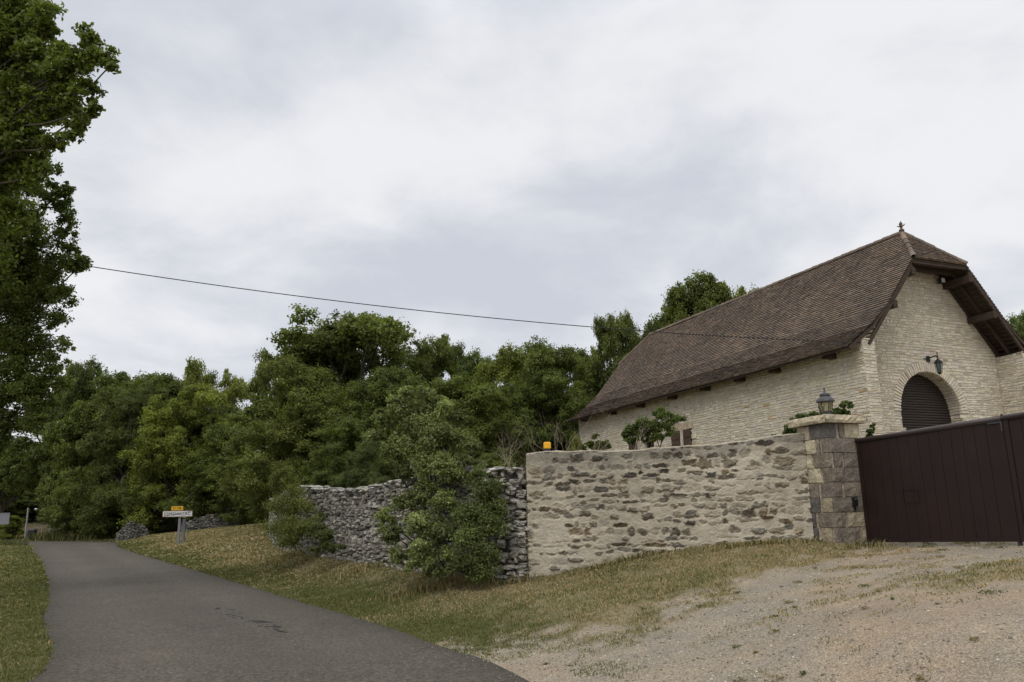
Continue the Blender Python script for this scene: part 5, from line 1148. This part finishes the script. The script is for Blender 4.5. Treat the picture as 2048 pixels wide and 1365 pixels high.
# ------------------------------------------------------------------ road sign
SY = 45.; sb = at(355.5, 1091, SY); sb[2] = gpz(sb[0], sb[1]); sg_ = empty('road_sign', tuple(sb), 'white village-end sign reading ESPEDAILLAC with a bar through it, yellow D 146 plate on top', 'road sign')
mpp = SY/F; zt_ = at(355, 1026, SY)[2]; zb2 = at(355, 1033, SY)[2]; pc = at(356, 1028.0, SY)
d2 = nrm(np.array([1, .12, 0])); nS = np.array([d2[1], -d2[0], 0]); Wd = 56*mpp; Hd = 11.5*mpp; pc[1] -= .06
def spt(a, zc, o=0): return pc+d2*a+ZZ*zc+nS*o
mb = MB(); mb.box(spt(-Wd/2, -Hd/2, -.02), d2, nS, ZZ, Wd, .03, Hd); pn = mb.build('name_panel', M_white, sg_)
mb = MB(); f = .016
for (x, z_, w, h) in ((-Wd/2, -Hd/2, Wd, f), (-Wd/2, Hd/2-f, Wd, f), (-Wd/2, -Hd/2+f, f, Hd-2*f), (Wd/2-f, -Hd/2+f, f, Hd-2*f)): mb.box(spt(x, z_, .011), d2, nS, ZZ, w, .003, h)
mb.build('border', M_red, pn)
MT = lambda a, z_, o: Matrix(((d2[0], 0, nS[0], spt(a, z_, o)[0]), (d2[1], 0, nS[1], spt(a, z_, o)[1]), (0, 1, 0, spt(a, z_, o)[2]), (0, 0, 0, 1)))
text('lettering', 'ESPEDAILLAC', Hd*.70, MT(0, -.01, .014), M_ink, pn, 1.04)
mb = MB(); mb.bar(spt(-Wd/2+.05, -Hd/2+.03, .020), spt(Wd/2-.05, Hd/2-.03, .020),   .004, .013, up=ZZ); mb.build('diagonal_bar', material('sign_bar', (.10, .015, .014), .5), pn)
pw = 22*mpp; ph = 8*mpp; zc = Hd/2+ph/2+.02
mb = MB(); mb.box(spt(-pw/2-.03, zc-ph/2, -.02), d2, nS, ZZ, pw, .03, ph); yp = mb.build('number_plate', M_yel, sg_)
text('lettering', 'D 146', ph*.8, MT(-.03, zc, .014), M_ink, yp)
mb = MB(); mb.box(np.array([sb[0]-.06, sb[1]-.0, sb[2]-.2]), [1, 0, 0], [0, 1, 0], ZZ, .12, .08, zt_-sb[2]+.1); mb.build('post', M_galv, sg_)
mb = MB(); mb.box(np.array([sb[0]-.03, sb[1]+.5, sb[2]-.2]), [1, 0, 0], [0, 1, 0], ZZ, .16, .1, (pc[2]-sb[2])*.95); tag(mb.build('grey_post', M_galv), 'grey metal post just behind the white road sign', 'post')

# things at the far bend on the left
p = at(4, 1075, 52); p[2] = gpz(p[0], p[1]); e = empty('road_sign', tuple(p), 'grey back of a road sign at the left edge', 'road sign')
mb = MB(); c = at(-2, 1038, 52); mb.box(c-[.65, 0, .33], [1, 0, 0], [0, 1, 0], ZZ, 1.3, .03, .66); 
pn = mb.build('panel', M_galv, e); mb = MB(); mb.box(c-[.65, .02, .36], [1, 0, 0], [0, 1, 0], ZZ, 1.3, .06, .05); mb.box(c-[.65, .02, -.31], [1, 0, 0], [0, 1, 0], ZZ, 1.3, .06, .05); mb.build('stiffener', M_galv, pn)
mb = MB(); mb.box([c[0]-.45, c[1]+.04, p[2]-.2], [1, 0, 0], [0, 1, 0], ZZ, .08, .06, c[2]-p[2]+.4); mb.build('post', M_galv, e)
p = at(50, 1078, 73); p[2] = gpz(p[0], p[1]); zt_ = at(51, 1016, 73)[2]; mb = MB(); mb.tube([p-[0, 0, .3], p+[0, 0, 1.2], [p[0], p[1], zt_]], [.085, .08, .07], 8, cap=True); tag(mb.build('utility_pole', M_conc), 'slim grey pole standing at the far bend', 'pole')
p = at(64, 1075, 72.5); p[2] = gpz(p[0], p[1]); e = empty('bin', tuple(p), 'dark wheeled bin beside the slim grey pole', 'bin'); zt_ = at(64, 1064, 72.5)[2]-p[2]; zt_ = max(zt_, .9)
mb = MB(); V = []
for z_, r_ in ((.05, .2), (zt_*.9, .27)): V += [p+[-r_, -r_, z_], p+[r_, -r_, z_], p+[r_, r_, z_], p+[-r_, r_, z_]]
mb.add(V, [[0, 1, 5, 4], [1, 2, 6, 5], [2, 3, 7, 6], [3, 0, 4, 7]]); mb.build('body', M_plast, e); mb = MB(); mb.box(p+[-.3, -.32, zt_*.9], [1, 0, 0], [0, 1, 0], ZZ, .6, .62, zt_*.1); mb.build('lid', material('bin_lid', (.10, .10, .14), .5), e)
p = at(82, 1078, 74.5); p[2] = gpz(p[0], p[1]); e = empty('field_gate', tuple(p), 'low field gate of thin rails at the far bend', 'gate'); mb = MB()
for zz in (.3, .6, .95): mb.bar(p+[-.75, 0, zz], p+[.75, 0, zz], .04, .05)
mb.build('rails', M_twig, e); mb = MB()
for xx in (-.75, 0, .75): mb = MB(); mb.box(p+[xx-.04, -.04, -.1], [1, 0, 0], [0, 1, 0], ZZ, .08, .08, 1.15); mb.build('post', M_twig, e)
P = [at(97, 1082, 73.5)[:2], at(112, 1080, 74)[:2], at(128, 1079, 75)[:2]]
dry_wall('dry_stone_wall', P, np.array([.8, .75, .6]), 'short pale wall beside the field gate at the far bend', rng=np.random.default_rng(14), hr=(.1, .2), wr=(.2, .45), tone=(.42, .40, .36), facing=(0, 0))

# ------------------------------------------------------------------ overhead cable
p0 = at(-70, 492, 19.); p1 = bp(.06, -3.45, 4.74); tt = np.linspace(0, 1, 60)[:, None]; Pc = p0*(1-tt)+p1*tt; Pc[:, 2] -= (4*tt*(1-tt))[:, 0]*.44
mb = MB(); mb.tube(Pc, .012, 6); tag(mb.build('cable', M_cable), 'thin black overhead cable running from the left trees to the barn', 'cable')
p = np.array([p0[0], p0[1], gpz(p0[0], p0[1])]); mb = MB(); mb.tube([p-[0, 0, .4], [p0[0], p0[1]+.12, p0[2]+.3]], [.13, .09], 10, cap=True); tag(mb.build('utility_pole', M_bark), 'wooden pole hidden in the left trees carrying the cable', 'pole')
bpy.context.view_layer.update()
